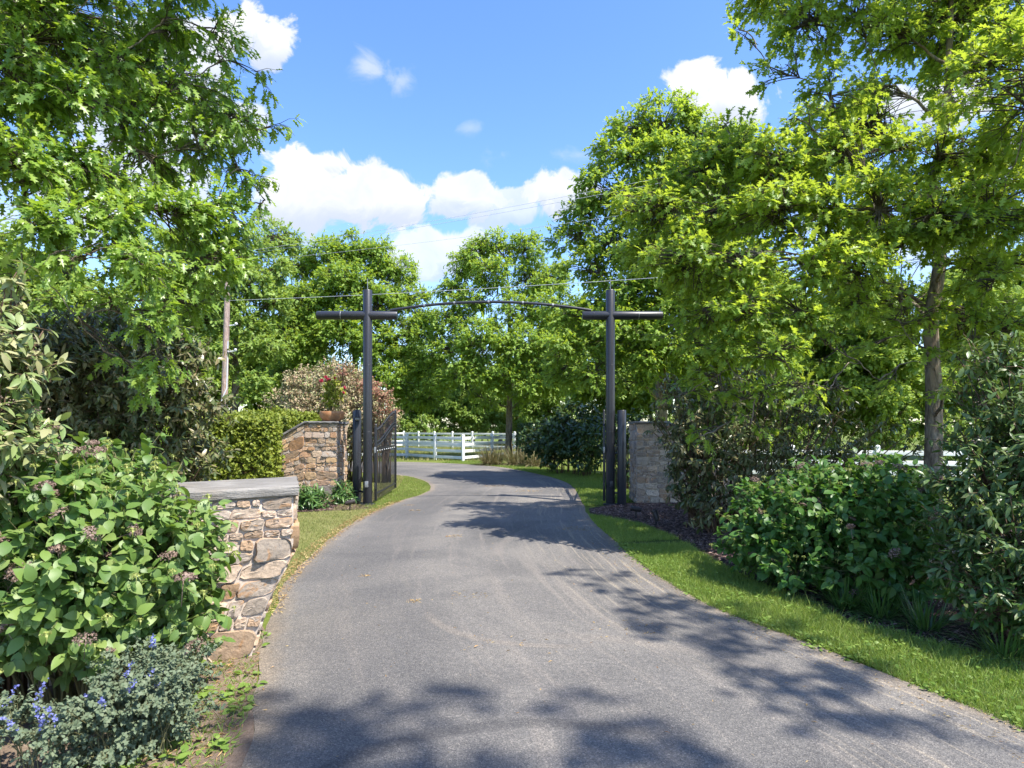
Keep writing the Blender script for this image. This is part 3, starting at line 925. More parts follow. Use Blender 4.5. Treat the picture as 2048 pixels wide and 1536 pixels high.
arcp = np.stack([xa + (xb - xa) * ts, np.full(48, GY), 4.31 + .19 * (1 - (2 * ts - 1) ** 2)], 1)
mb = MB().add(*tube(arcp, .031, 14))
mb.build('arch_rod', M['black'], arch, smooth=.9, off=AO)
for q in (.18, .34, .5, .66, .82):
    i = int(q * 47); d = nrm(arcp[i + 1] - arcp[i])
    MB().add(*rod(arcp[i] - d * .02, arcp[i] + d * .02, .037, 14)).build('rod_coupling', M['steel'], arch, smooth=.7, off=AO)

bol = {}
for key, bx, by, h, lab in (('l', -3.56, 14.35, 1.80, 'short black round pole carrying a lantern, left of the left gate post'),
                            ('r', 2.42, 13.78, 2.10, 'short plain black round pole standing just right of the right gate post')):
    b = empty('short_pole', (bx, by, 0)); tag(b, lab, 'pole', 'short poles beside the gate posts'); bol[key] = b
    hh = 2.10
    MB().add(*pipe((0, 0, -.1), (0, 0, hh), .098)).build('pipe', M['black'], b, smooth=.7)
    for z in (.27, 1.15):
        dx = (PXL if key == 'l' else PXR) - bx; dy = GY - by
        u = nrm(np.array([dx, dy, 0]))
        L_ = math.hypot(dx, dy)
        if key == 'l' and z > 1: continue
        MB().add(*rod(u * .09 + [0, 0, z], u * (L_ - .09) + [0, 0, z], .022, 10)).build('tie_bar', M['iron'], b, smooth=.7)
b = bol['l']
lan = MB()
lan.add(*lathe([(.0, .10), (.052, .10), (.060, .085), (.064, .02), (.085, -.02), (.092, -.06), (.092, -.085), (.0, -.085)], (.05, -.155, 2.02), 24))
lan = lan.build('lantern', M['black'], b, smooth=.6)
MB().add(*lathe([(0, -.085), (.05, -.085), (.055, -.12), (.03, -.145), (0, -.147)], (.05, -.155, 2.02), 20)).build('lamp_glass', M['steel'], lan, smooth=.8)
MB().add(*box((.03, -.10, 2.05), (.05, .07, .10), .006)).build('lantern_bracket', M['iron'], lan, smooth=.6)


def gate_leaf(label, hinge, rz, flip):
    g = empty('gate_leaf', hinge, rz); tag(g, label, 'gate', 'iron gate leaves')
    L_ = 2.62
    def curve(s): return 1.31 + .44 * (s * s * (3 - 2 * s))
    fr = MB()
    MB().add(*box((0.03, 0, .92), (.055, .055, 1.66), .005)).add(*lathe([(0, .05), (.02, .04), (.034, .015), (.02, 0)], (.03, 0, 1.755), 12)).build('hinge_stile', M['iron'], g, smooth=.6)
    MB().add(*box((L_, 0, 1.13), (.055, .055, 2.02), .005)).add(*lathe([(0, .05), (.02, .04), (.034, .015), (.02, 0)], (L_, 0, 2.14), 12)).build('free_stile', M['iron'], g, smooth=.6)
    for z in (.24, 1.24):
        MB().add(*box((L_ / 2 + .015, 0, z), (L_ - .10, .034, .034), .004)).build('rail', M['iron'], g, smooth=.6)
    cs = np.linspace(0, 1, 40)
    for dz in (0, .085):
        MB().add(*tube(np.stack([.06 + cs * (L_ - .09), np.zeros(40), curve(cs) + dz], 1), .017, 8)).build('curved_rail', M['iron'], g, smooth=.9)
    mb = MB()
    NP = 20
    for i in range(1, NP):
        s = i / NP
        x = .06 + s * (L_ - .09)
        zt = curve(s) + .34
        m2 = MB().add(*box((x, 0, (.11 + zt) / 2), (.013, .013, zt - .11)))
        m2.add(*lathe([(.0085, 0), (.021, .018), (.013, .045), (0, .085)], (x, 0, zt - .004), 8))
        m2.build('picket', M['iron'], g, smooth=.6)
        xs = x + .5 * (L_ - .09) / NP
        zc = curve((xs - .06) / (L_ - .09)) + .0425
        t = np.linspace(0, 2 * np.pi, 14)
        MB().add(*tube(np.stack([xs + .033 * np.cos(t), 0 * t, zc + .033 * np.sin(t)], 1), .007, 5)).build('ring', M['iron'], g, smooth=.9)
    for x in np.linspace(.2, L_ - .2, 9): MB().add(*lathe([(0, -.025), (.018, -.012), (.025, 0), (.018, .012), (0, .025)], (x, 0, 1.195), 8)).build('collar', M['steel'], g, smooth=.9)
    for z in (.42, 1.22):
        MB().add(*box((-.035, 0, z), (.085, .03, .13), .006)).build('hinge', M['steel'] if z > 1 else M['iron'], g, smooth=.6)
    return g


gate_leaf('black iron gate leaf with curved top rail standing open at the left post', (-3.03, GY + .02, 0), math.radians(91), 1)
gate_leaf('black iron gate leaf swung open and seen edge on at the right post', (2.045, GY + .02, 0), math.radians(81.7), -1)

# spotlights
def spotlight(label, x, y, yaw, tip):
    r = empty('garden_spotlight', (x, y, .01), yaw); tag(r, label, 'spotlight', 'garden spotlights')
    MB().add(*rod((0, 0, -.05), (0, 0, .13), .014, 10)).add(*rod((0, -.02, .13), (0, .02, .13), .026, 10)).build('stake', M['bronze'], r, smooth=.7)
    c, s = math.cos(tip), math.sin(tip)
    prof = [(0, -.10), (.035, -.10), (.045, -.085), (.048, .06), (.056, .065), (.056, .10), (.046, .10), (.044, .08), (0, .078)]
    V, F = lathe(prof, (0, 0, 0), 18)
    V = np.stack([V[:, 2] * c - V[:, 0] * s, V[:, 1], V[:, 2] * s + V[:, 0] * c + .17], 1)
    MB().add(V, F).build('lamp_head', M['bronze'], r, smooth=.6)
    return r


x, y = gp(1272, 1037); spotlight('dark garden spotlight on mulch in front of the right stone wall', x, y, 2.9, .15)
x, y = gp(1312, 1052); spotlight('dark garden spotlight tilted steeply beside the right shrubs', x, y, 2.2, 1.1)
x, y = gp(700, 1022); spotlight('dark garden spotlight at the foot of the left short pole', x, y, .4, .2)

# bowl and rose on the left pillar
bowl_c = at(664, 842, 14.68); bowl_c[2] = 1.862
bw = empty('terracotta_bowl', tuple(bowl_c)); tag(bw, 'wide weathered terracotta bowl on top of the left stone wall', 'planter')
MB().add(*lathe([(0, 0), (.19, 0), (.225, .03), (.272, .10), (.287, .17), (.287, .215), (.280, .232), (.262, .232), (.258, .20), (.25, .16), (.0, .16)], (0, 0, 0), 40)).build('pot', terracotta(), bw, smooth=.8)
MB().add(*lathe([(0, .185), (.15, .18), (.252, .172), (.252, .15), (0, .15)], (0, 0, 0), 24)).build('soil', M['mulch'], bw, smooth=.8)

# utility pole and wires
pb = at(445, 836, 24.0); ptop = at(457, 500, 24.0)
pb[2] = 0
up = empty('utility_pole', tuple(pb)); tag(up, 'tall weathered wooden utility pole leaning slightly behind the left hedge', 'utility pole')
lean = (ptop - pb) / ptop[2]
pp = np.array([pb + lean * z for z in np.linspace(-.5, ptop[2], 12)])
MB().add(*tube(pp, np.linspace(.135, .095, 12), 18)).build('pole_shaft', M['pole_wood'], up, smooth=.8, off=pb)
cd = np.array([pb + lean * z + np.array([.12, -.02, 0]) for z in (0, 1, 2.4, 3.0)] + [pb + lean * 3.3 + np.array([-.08, -.14, 0]), pb + lean * 3.3 + np.array([-.08, -.14, 0]) + lean * .0])
mbx = MB().add(*tube([pb + lean * z + np.array([-.10, -.10, 0]) for z in (0, 1.2, 2.6)] + [pb + lean * 2.9 + np.array([.02, -.14, 0]), pb + lean * 3.2 + np.array([.11, -.07, 0]), pb + lean * 5.0 + np.array([.10, -.06, 0])], .022, 8))
mbx.build('conduit', M['wire'], up, smooth=.9, off=pb)
for z, s in ((5.6, 1), (4.6, 1), (7.9, -1), (7.4, 1)):
    q = pb + lean * z
    MB().add(*rod(q + [s * .08, 0, 0], q + [s * .38, -.02, .03], .025, 8)).add(*lathe([(0, 0), (.05, .01), (.06, .05), (.035, .09), (0, .10)], q + [s * .38, -.02, .03], 12)).build('insulator_bracket', M['white_plastic'], up, smooth=.7, off=pb)


def wire(label, y0, y1px, sag, r, dxe=0.0):
    a = np.array([pb[0] + lean[0] * y0 + .1, 23.9, y0])
    b = at(1700, y1px, 13.0)
    d = b - a
    t = np.linspace(0, 1.9, 60)
    P = a + d * t[:, None]
    P[:, 2] -= sag * 4 * t / 1.9 * (1 - t / 1.9)
    P[:, 1] += dxe * t
    o = MB().add(*tube(P, r, 6)).build('power_wire', M['wire'], smooth=2)
    tag(o, label, 'wire', 'overhead wires from the utility pole')


wire('upper wire of the close pair rising past the tall right tree', 8.35, 225, .55, .0045)
wire('lower wire of the close pair just under the topmost wire', 8.25, 236, .55, .0045, .05)
wire('middle single wire passing below the close pair', 8.0, 300, .62, .004)
wire('thick lowest wire crossing just above the gate arch', 6.55, 500, .30, .007)

# ------------------------------------------------------------------ white fences
def fence(label, pts, h=1.28, rails=(.18, .50, .83, 1.14), pw=.13):
    p = np.array(pts, float)
    root = empty('paddock_fence', (p[0, 0], p[0, 1], 0)); tag(root, label, 'fence', 'white paddock fences')
    off = np.array([p[0, 0], p[0, 1], 0])
    for i, (x, y) in enumerate(p):
        d = p[min(i + 1, len(p) - 1)] - p[max(0, i - 1)]
        rz = math.atan2(d[1], d[0])
        MB().add(*box((x, y, h / 2 - .1), (pw, pw, h + .2), .006, rz)).add(*lathe([(pw * .72, 0), (pw * .72, .02), (0, .07)], (x, y, h), 4)).build('post', M['white_paint'], root, smooth=.4, off=off)
    for z in rails:
        mb = MB()
        for q in range(len(p) - 1):
            a, b_ = p[q], p[q + 1]; d = b_ - a; L_ = np.linalg.norm(d)
            if L_ < pw: continue
            c = (a + b_) / 2
            mb.add(*box((c[0], c[1], z), (L_ - pw + .004, .04, .145), .006, math.atan2(d[1], d[0])))
        mb.build('rail', M['white_paint'], root, smooth=.4, off=off)
    return root


fence('white four rail fence facing the driveway bend between gate and tree', [(-16.5, 33.9), (-13.8, 34.2), (-11.1, 34.4), (-8.4, 34.5), (-5.75, 34.2), (-3.95, 32.1), (-2.42, 30.9), (-1.08, 33.6), (-.1, 36.2), (.9, 38.8)])
fence('white fence farther back across the sunny paddock', [(-14, 47.5), (-11.5, 50), (-9.0, 52.0), (-7.55, 50.5), (-6.15, 49.6), (-4.65, 48.8), (-3.05, 48.0), (-1.45, 47.2), (.2, 46.4), (2, 45.5), (4, 44.5)])
fence('white fence glimpsed through the shrubs right of the oak trunk', [(6.2, 19.6), (8.6, 19.2), (11, 18.8), (13.4, 18.4), (15.8, 18), (18.2, 17.6)], h=1.12, rails=(.34, .64, .94))

# ------------------------------------------------------------------ trees and shrubs
UP = np.array([0, 0, 1.])
SUNV = np.array([.434, -.303, .848])   # leaves turn towards the light


def rand_dir(rng, n):
    return nrm(rng.normal(0, 1, (n, 3)))


def bez(p0, p1, p2, p3, k):
    t = np.linspace(0, 1, k)[:, None]
    return (1 - t) ** 3 * p0 + 3 * (1 - t) ** 2 * t * p1 + 3 * (1 - t) * t * t * p2 + t ** 3 * p3


def tree(name, label, trunk, r0, blobs, leafT, lsize, dens, mats, seed, twigs=4, lpt=5, droop=.35, twl=.30, zmin=1.6, flat=.35, group=None, up=1.0, cat='tree', rtop=.35, wide=1.0):
    """trunk: polyline; blobs: (centre, radius vec); dens: sprays per m3 of blob"""
    rng = np.random.default_rng(seed)
    trunk = smooth_line(trunk, 26)
    base = trunk[0].copy()
    root = empty(name, tuple(base)); tag(root, label, cat, group)
    tr = np.linspace(1, rtop, len(trunk)) * r0
    flare = np.exp(-(trunk[:, 2] - base[2]) / .25) * .45 * r0
    mt = MB().add(*tube(trunk, tr + flare, 16))
    nodes = [(p, r, np.linalg.norm(p - base)) for p, r in zip(trunk, tr) if p[2] - base[2] > zmin]
    NP_ = np.array([q[0] for q in nodes]); NR = np.array([q[1] for q in nodes]); ND = np.array([q[2] for q in nodes])
    tc = trunk[-1]
    order = np.argsort([np.linalg.norm(b[0][:2] - np.array([np.interp(b[0][2], trunk[:, 2], trunk[:, 0]), np.interp(b[0][2], trunk[:, 2], trunk[:, 1])])) for b in blobs])
    Q = []; D = []; S = []
    for bi in order:
        c, r = np.asarray(blobs[bi][0], float), np.asarray(blobs[bi][1], float)
        dm = blobs[bi][2] if len(blobs[bi]) > 2 else 1.0
        d = np.linalg.norm(NP_ - c, axis=1)
        cost = d + .32 * ND + np.where(NP_[:, 2] > c[2] + .15, 1.2 * (NP_[:, 2] - c[2]), 0)
        i = int(np.argmin(cost)); p0 = NP_[i]; dist = np.linalg.norm(c - p0) + 1e-6
        ra = min(NR[i] * .55, .014 + .014 * dist)
        hd = (c - p0) * np.array([1, 1, 0])
        p1 = p0 + hd * .30 + UP * dist * rng.uniform(.05, .30) + rng.normal(0, .07 * dist, 3)
        p2 = c - hd * .25 + UP * dist * rng.uniform(-.02, .12) + rng.normal(0, .05 * dist, 3)
        k = 12
        L = bez(p0, p1, p2, c, k)
        L[1:-1] += rng.normal(0, .012 * dist, (k - 2, 3))
        R = np.linspace(ra, .010, k)
        mt.add(*tube(L, R, 7))
        NP_ = np.vstack([NP_, L[2:]]); NR = np.r_[NR, R[2:]]; ND = np.r_[ND, ND[i] + np.linalg.norm(L[2:] - p0, axis=1)]
        n = max(3, int(dens * dm * 4.19 * r[0] * r[1] * r[2]))
        u = rand_dir(rng, n); rad = rng.uniform(0, 1, n) ** (1 / 2.4)
        q = c + u * rad[:, None] * r
        # tufts gather in sub clumps so that gaps open between them
        kc = max(2, n // 7)
        cen = q[:kc]
        j = np.argmin(((q[:, None] - cen[None]) ** 2).sum(2), 1)
        q = q + (cen[j] - q) * .45
        st = L[rng.integers(k // 2, k, n)]
        Q.append(q); S.append(st)
        D.append(nrm(nrm(q - st) + u * .5 + np.array([0, 0, .1])))
    Q = np.concatenate(Q); D = np.concatenate(D); S = np.concatenate(S)
    keep = Q[:, 2] > base[2] + .3
    Q, D, S = Q[keep], D[keep], S[keep]
    n = len(Q)
    # fine branches
    mid = (S + Q) / 2 + UP * np.linalg.norm(Q - S, axis=1, keepdims=True) * .10 + rng.normal(0, .03, (n, 3))
    t = np.linspace(0, 1, 5)[None, :, None]
    P = (1 - t) ** 2 * S[:, None] + 2 * (1 - t) * t * mid[:, None] + t * t * Q[:, None]
    fb = MB().add(*tubes(P, np.tile(np.linspace(.010, .0035, 5) * (1 + lsize), (n, 1)), 4, False))
    # twigs and leaves
    TQ = np.repeat(Q, twigs, 0); TD = np.repeat(D, twigs, 0)
    td = TD * .75 + rand_dir(rng, len(TQ)) * .85
    td[:, 2] *= 1 - flat
    td = nrm(td)
    tl = twl * rng.uniform(.5, 1.3, len(TQ))
    t0 = TQ - TD * twl * .3 * rng.uniform(0, 1, (len(TQ), 1))
    PP = np.stack([t0, t0 + td * tl[:, None] * .5 + UP * .01, t0 + td * tl[:, None] + UP * (-droop * .25 * tl[:, None])], 1)
    fb.add(*tubes(PP, np.tile([.0035, .0025, .0015], (len(TQ), 1)) * (1 + lsize * 2), 3, False))
    LQ = np.repeat(np.arange(len(TQ)), lpt)
    f = rng.uniform(.25, 1.02, len(LQ))[:, None]
    lp = t0[LQ] + td[LQ] * tl[LQ][:, None] * f + UP * (-droop * .25 * tl[LQ][:, None] * f * f)
    ld = td[LQ] * .8 + rand_dir(rng, len(LQ)) * .75 - UP * droop * rng.uniform(.4, 1.5, (len(LQ), 1))
    ln = UP * up * .55 + SUNV * .65 + rand_dir(rng, len(LQ)) * .6 + td[LQ] * .25
    V, F = inst(leafT, lp, ld, ln, lsize * rng.uniform(.55, 1.2, len(LQ)), wide * rng.uniform(.8, 1.2, len(LQ)))
    mt.build('trunk', mats[1], root, smooth=3.2, off=base)
    fb.build('branches', mats[2], root, off=base)
    MB().add(V, F).build('crown', mats[0], root, off=base)
    return root


def B(x, y, d, rpx, dm=1.0, rd=1.0, rz=.8):
    r = rpx * d / FPX
    return (at(x, y, d), np.array([r, r * rd, r * rz]), dm)


OM = (M['oak_leaf'], M['bark'], M['twig'])
# ---- right oak
ro = []
for a in [(1600, 50, 9.5, 95, .55), (1700, 20, 9.2, 85, .6), (1780, 70, 10, 85, .6), (1900, 50, 10.3, 110, .7), (2010, 120, 9.5, 100, .7), (1560, 150, 9.2, 60, .45), (1660, 190, 9, 75, .6), (1770, 170, 9.6, 70, .5), (1900, 170, 10.2, 70, .6),
          (1480, 60, 9.4, 40, .4), (1590, 235, 8.7, 45, .5), (1480, 300, 9.0, 75), (1400, 345, 9.2, 80), (1560, 320, 8.6, 85), (1660, 300, 8.8, 80, .9), (1760, 300, 9.2, 75, .6), (1880, 310, 9.3, 80, .6), (1990, 290, 9.0, 90, .9),
          (1310, 430, 9.2, 85), (1420, 430, 8.8, 85), (1530, 430, 8.4, 90), (1640, 420, 8.4, 85), (1750, 420, 8.2, 90), (1870, 430, 8.0, 90), (1990, 430, 8.0, 90),
          (1285, 500, 9.5, 58), (1375, 530, 8.6, 85), (1470, 530, 8.2, 85), (1590, 520, 8.0, 85), (1710, 520, 7.8, 80), (1980, 540, 8.6, 80, .8), (1900, 520, 9, 60, .6),
          (1410, 620, 8.4, 62), (1480, 620, 7.9, 80), (1590, 620, 7.8, 75), (1700, 600, 8.0, 65, .8), (1385, 690, 8.8, 40), (1440, 700, 8.2, 55), (1550, 700, 7.7, 60), (1650, 690, 7.9, 55, .7),
          (1600, 770, 7.8, 45), (1520, 780, 7.9, 40, .8), (1400, 870, 8.4, 30, .8), (1500, 850, 8.0, 35, .6), (1370, 790, 8.6, 30, .7),
          (1450, 250, 9.6, 45, .7), (1800, 470, 8.2, 60, .8), (1830, 690, 8.6, 38, .5), (1885, 770, 8.8, 36, .4), (1760, 760, 8.4, 42, .5), (1810, 580, 8.2, 42, .6), (1880, 480, 8.4, 60, .8), (1790, 640, 8.6, 45, .6), (1950, 640, 8.4, 60, .8), (2020, 660, 8.2, 70, .8), (1930, 720, 8.6, 50, .6), (1740, 690, 8.6, 45, .6), (1990, 560, 8.0, 60, .9), (1520, 400, 10.5, 90), (1420, 760, 8.4, 50, .8), (1480, 800, 8.0, 42, .8), (1660, 780, 7.8, 48, .7), (1340, 650, 9.0, 36, .6), (1820, 640, 9.6, 60, .6), (1700, 560, 10.4, 70, .8), (1640, 340, 10.6, 80, .8), (1780, 380, 10.6, 80, .7), (1700, 480, 11, 100, .7), (1400, 520, 10.8, 90), (1950, 380, 11.5, 110, .6), (1800, 620, 11.5, 90, .5), (1960, 660, 11.5, 90, .5)]:
    ro.append(B(*a))
for c, r in [((9.5, 9, 6.2), 1.5), ((10.5, 10.5, 5), 1.5), ((8.5, 7.0, 7.5), 1.4), ((6.6, 9.6, 9.8), 1.5), ((5.2, 8.4, 9.2), 1.3), ((8, 11, 9.2), 1.5), ((9.2, 12.2, 6), 1.4), ((6.8, 12.4, 7.6), 1.4), ((4.2, 10, 9.0), 1.1), ((9.6, 8, 4.2), 1.2), ((6.4, 7.2, 5.9), 1.2), ((7.6, 6.4, 4.6), 1.1)]:
    ro.append((np.array(c), np.array([r, r, r * .8]), .3))
tree('oak_tree', 'broad spreading oak with mottled trunk behind the right hydrangea', [at(1864, 930, 9.8) * [1, 1, 0], at(1868, 800, 9.8), at(1862, 640, 9.8), at(1880, 520, 9.7), at(1860, 400, 9.7), at(1890, 250, 9.8), at(1900, 60, 9.9), at(1905, -40, 10)],
     .145, ro, OAK, .126, 80, OM, 101, 4, 5, .30, .26, 1.7, .5, up=1.1, rtop=.22)

# ---- left oak with hanging foliage
lo = []
for a in [(420, 70, 7.6, 75, .3), (330, 40, 7.2, 90, .4), (230, 120, 7.0, 85, .32), (120, 60, 7.0, 110, .5), (480, 130, 7.8, 55, .4), (380, 170, 7.4, 80, .38), (290, 220, 7.2, 80, .4), (140, 200, 6.6, 110, .6), (30, 150, 6.4, 100), (470, 230, 7.8, 70, .5), (520, 260, 8.0, 45, .45),
          (400, 300, 7.6, 80, .5), (480, 340, 7.8, 65, .55), (530, 400, 8.0, 40, .7), (300, 320, 7.2, 85, .55), (180, 330, 6.6, 100, .7), (60, 320, 6.2, 110), (430, 420, 7.6, 80, .7), (500, 450, 8.0, 55, .6), (340, 430, 7.0, 85), (220, 440, 6.4, 90), (90, 450, 6.0, 95),
          (180, 510, 6.0, 70, .7), (290, 530, 6.4, 80), (390, 520, 7.2, 70), (450, 520, 7.8, 50), (60, 560, 6.4, 60, .4), (380, 600, 7.3, 55, .9), (270, 630, 6.4, 70, .7), (330, 690, 6.6, 55), (300, 760, 6.8, 38), (430, 590, 7.8, 40, .7), (240, 720, 6.8, 40, .7)]:
    lo.append(B(*a))
for c, r in [((-6, 6, 7.4), 1.5), ((-8, 7, 8.5), 1.7), ((-9.5, 6, 6.5), 1.7), ((-6.5, 8.8, 7.5), 1.5), ((-9, 9, 6), 1.6), ((-7.4, 4.6, 5.8), 1.3), ((-4.4, 7.4, 7.6), 1.1), ((-5, 9, 6.4), 1.2), ((-9, 4.6, 4.6), 1.3), ((-7, 7, 5.6), 1.6), ((-4.6, 5.3, 7.6), .9), ((-2.7, 7.1, 8.3), .85), ((-3.7, 7.5, 8.4), 1.0), ((-1.9, 7.0, 8.4), .6), ((-4.6, 8.2, 8.6), 1.1), ((-3.4, 6.2, 7.9), .8)]:  # last clumps added out of view to shade the thicket below
    lo.append((np.array(c), np.array([r, r, r * .8]), .35))
tree('oak_tree', 'large drooping oak overhanging the left side with sky gaps in its crown', [(-7.6, 7.4, 0), (-7.5, 7.4, 2), (-7.3, 7.3, 4), (-7.3, 7.3, 6.5), (-7.2, 7.2, 9)],
     .20, lo, OAK, .140, 80, (M['oak_leaf_deep'], M['bark'], M['twig']), 102, 4, 6, .65, .28, 1.8, .25, up=.9, wide=.9)

# ---- tall tree right of the gate, beyond
FM = (M['far_leaf'], M['bark'], M['twig'])
tt = [B(*a) for a in [(1330, 245, 19, 62), (1270, 265, 19, 55), (1390, 270, 19, 60), (1240, 320, 18.5, 55), (1330, 330, 18, 75), (1430, 320, 19, 70), (1200, 385, 18.5, 55, .9), (1280, 400, 18, 70, .8), (1380, 420, 18, 80), (1160, 420, 18.8, 45, .8), (1150, 480, 18.8, 45, .9),
      (1220, 480, 18, 60, .7), (1300, 500, 17.5, 75), (1400, 520, 17.5, 80), (1180, 545, 18.2, 55, .8), (1250, 580, 17.5, 65), (1340, 600, 17.2, 75), (1150, 620, 18, 55), (1220, 660, 17.2, 65), (1300, 690, 17, 70), (1140, 690, 17.5, 50), (1190, 740, 17, 50), (1120, 740, 18, 40, .8), (1450, 420, 20, 90), (1480, 560, 19, 90), (1260, 770, 17, 45, .8), (1480, 300, 20, 60), (1410, 700, 18, 80), (1500, 700, 19, 80)]]
tree('leafy_tree', 'tall dense tree rising above the right gate post', [(4.7, 19.3, 0), (4.6, 19.3, 3), (4.7, 19.2, 6), (4.6, 19.3, 9.4)], .21, tt, CUT, .145, 32, FM, 103, 5, 6, .4, .45, 1.9, .35)

# ---- tree by the bend
t4 = [B(*a) for a in [(960, 500, 34, 36), (1000, 490, 34, 38), (1050, 500, 34, 40), (930, 530, 34, 36), (985, 545, 33, 45), (1065, 560, 34, 45, .8), (900, 575, 34, 34), (945, 600, 33, 48, .7), (1030, 620, 33, 48, .6), (1100, 560, 35, 45), (1090, 630, 33, 48), (900, 640, 33, 44), (960, 680, 32, 55), (1040, 690, 32, 55), (1110, 700, 32, 50), (890, 700, 33, 42), (930, 745, 32, 42), (1000, 755, 32, 48), (1075, 760, 32, 48), (1130, 765, 32, 42), (880, 760, 33, 34, .8), (1150, 640, 34, 50), (1050, 800, 33, 30, .7), (960, 795, 33, 30, .7)]]
tree('leafy_tree', 'rounded tree with straight brown trunk at the driveway bend', [(-.19, 34.4, 0), (-.15, 34.4, 2.5), (-.1, 34.2, 5), (-.2, 34.3, 9.6)], .20, t4, CUT, .18, 16, FM, 104, 5, 6, .4, .6, 2.0, .35)
# ---- big round tree left of it
t5 = [B(*a) for a in [(700, 500, 36, 45), (650, 510, 36, 45), (750, 510, 36, 45), (600, 530, 36, 40), (790, 540, 36, 42), (690, 570, 35, 60), (620, 600, 35, 55), (760, 610, 35, 55), (820, 600, 36, 42), (570, 590, 36, 42), (680, 660, 34.5, 60), (600, 680, 34.5, 55), (750, 690, 34.5, 55), (825, 670, 35, 46), (850, 640, 36, 34), (560, 660, 35, 42), (640, 740, 34.5, 52), (780, 760, 34.5, 52), (850, 730, 35, 42), (830, 800, 35, 36), (710, 770, 34, 52), (570, 750, 35, 42), (860, 780, 35, 34)]]
tree('leafy_tree', 'wide round topped tree behind the pinkish shrub and left cross post', [(-9.2, 36.5, 0), (-9.2, 36.5, 2.5), (-9.1, 36.3, 5), (-9.2, 36.4, 9.6)], .26, t5, CUT, .185, 16, (M['far_leaf'], M['bark'], M['twig']), 105, 5, 6, .4, .6, 2.0, .35)
# ---- maple beside the utility pole
t6 = [B(*a) for a in [(500, 500, 29, 45), (460, 520, 28, 50), (545, 540, 29, 42), (500, 570, 28, 52), (440, 590, 27.5, 45), (550, 610, 28, 42), (490, 640, 27.5, 50), (530, 690, 27.5, 45), (410, 640, 28, 45), (470, 715, 27, 42, .8), (400, 560, 28, 50), (515, 760, 26.8, 36), (500, 790, 26.6, 26), (560, 480, 31, 45), (420, 700, 27, 40), (350, 600, 28, 60), (370, 500, 29, 60), (300, 560, 29, 60)]]
tree('leafy_tree', 'pale green tree standing around the wooden utility pole', [(-12.6, 28.4, 0), (-12.6, 28.4, 2.5), (-12.5, 28.3, 5), (-12.6, 28.4, 8.4)], .20, t6, CUT, .18, 17, (M['pale_leaf'], M['bark'], M['twig']), 106, 5, 6, .3, .5, 1.2, .35)

# ---- a generic broad tree for the wooded backdrop, copied
gb = []
r_ = np.random.default_rng(55)
for i in range(20):
    th = r_.uniform(0, 6.28); z = r_.uniform(2.6, 9.4); rr = 3.3 * math.sin(math.pi * min(1, (z - .6) / 10.5)) ** .7 * r_.uniform(.4, 1)
    gb.append((np.array([rr * math.cos(th), rr * math.sin(th), z]), np.array([1.5, 1.5, 1.2]), 1.0))
gb += [(np.array([0, 0, 9.6]), np.array([1.4, 1.4, 1.2]), 1.0), (np.array([.6, .4, 7]), np.array([1.8, 1.8, 1.5]), .7)]
bt = tree('backdrop_tree', 'x', [(0, 0, 0), (.1, 0, 2.5), (0, .1, 5), (.1, 0, 9)], .22, gb, CUT, .30, 6.5, (M['pale_leaf'], M['bark'], M['twig']), 107, 5, 6, .4, .6, 1.6, .35, group='trees in the backdrop wood')
SPOTS = [(-28, 40, 1.0, 'backdrop tree at the far left edge of the wood'), (-22, 43, 1.1, 'backdrop tree seen through the left oak leaves'), (-16.5, 47, 1.05, 'backdrop tree behind the pale tree by the pole'), (-3.6, 58, .78, 'low far tree in the gap between the two round trees'),
         (-9, 60, .9, 'far tree directly behind the wide round topped tree'), (3, 52, .95, 'backdrop tree behind the tree at the driveway bend'), (-1.2, 66, .85, 'distant backdrop tree just left of the bend tree trunk'), (.9, 62, .8, 'distant backdrop tree just right of the bend tree trunk'), (7.5, 44, 1.0, 'backdrop tree left of the right gate post crossbar'), (12, 38, .95, 'backdrop tree behind the tall dense right tree'), (17, 33, .9, 'backdrop tree seen through gaps under the right oak'),
         (14.5, 25, .72, 'small sunlit backdrop tree right of the oak trunk'), (20, 27, .85, 'backdrop tree behind the near right viburnum'), (26, 32, 1.0, 'backdrop tree at the far right edge'), (10.4, 27, .8, 'backdrop tree left of the oak trunk behind the shrubs'), (8.3, 21.5, .55, 'young tree just left of the right oak trunk'), (-22.5, 27, .95, 'nearer backdrop tree behind the tan viburnum at the left edge'), (-17, 23.5, .78, 'nearer backdrop tree behind the dark viburnum thicket'), (-35, 34, 1.0, 'outermost backdrop tree on the left')]
for i, (x, y, s, lab) in enumerate(SPOTS):
    o = bt if i == 0 else copy_tree(bt)
    o.location = (x, y, 0); o.scale = (s, s, s); o.rotation_euler = (0, 0, i * 1.37)
    tag(o, lab, 'tree', 'trees in the backdrop wood')

# ---- tree outside the frame at right whose crown shades the near driveway
def over(gx, gy, z, r, dm=1.0):
    r *= .78
    return (np.array([gx + .512 * z, gy - .357 * z, z]), np.array([r, r, r * .8]), dm)


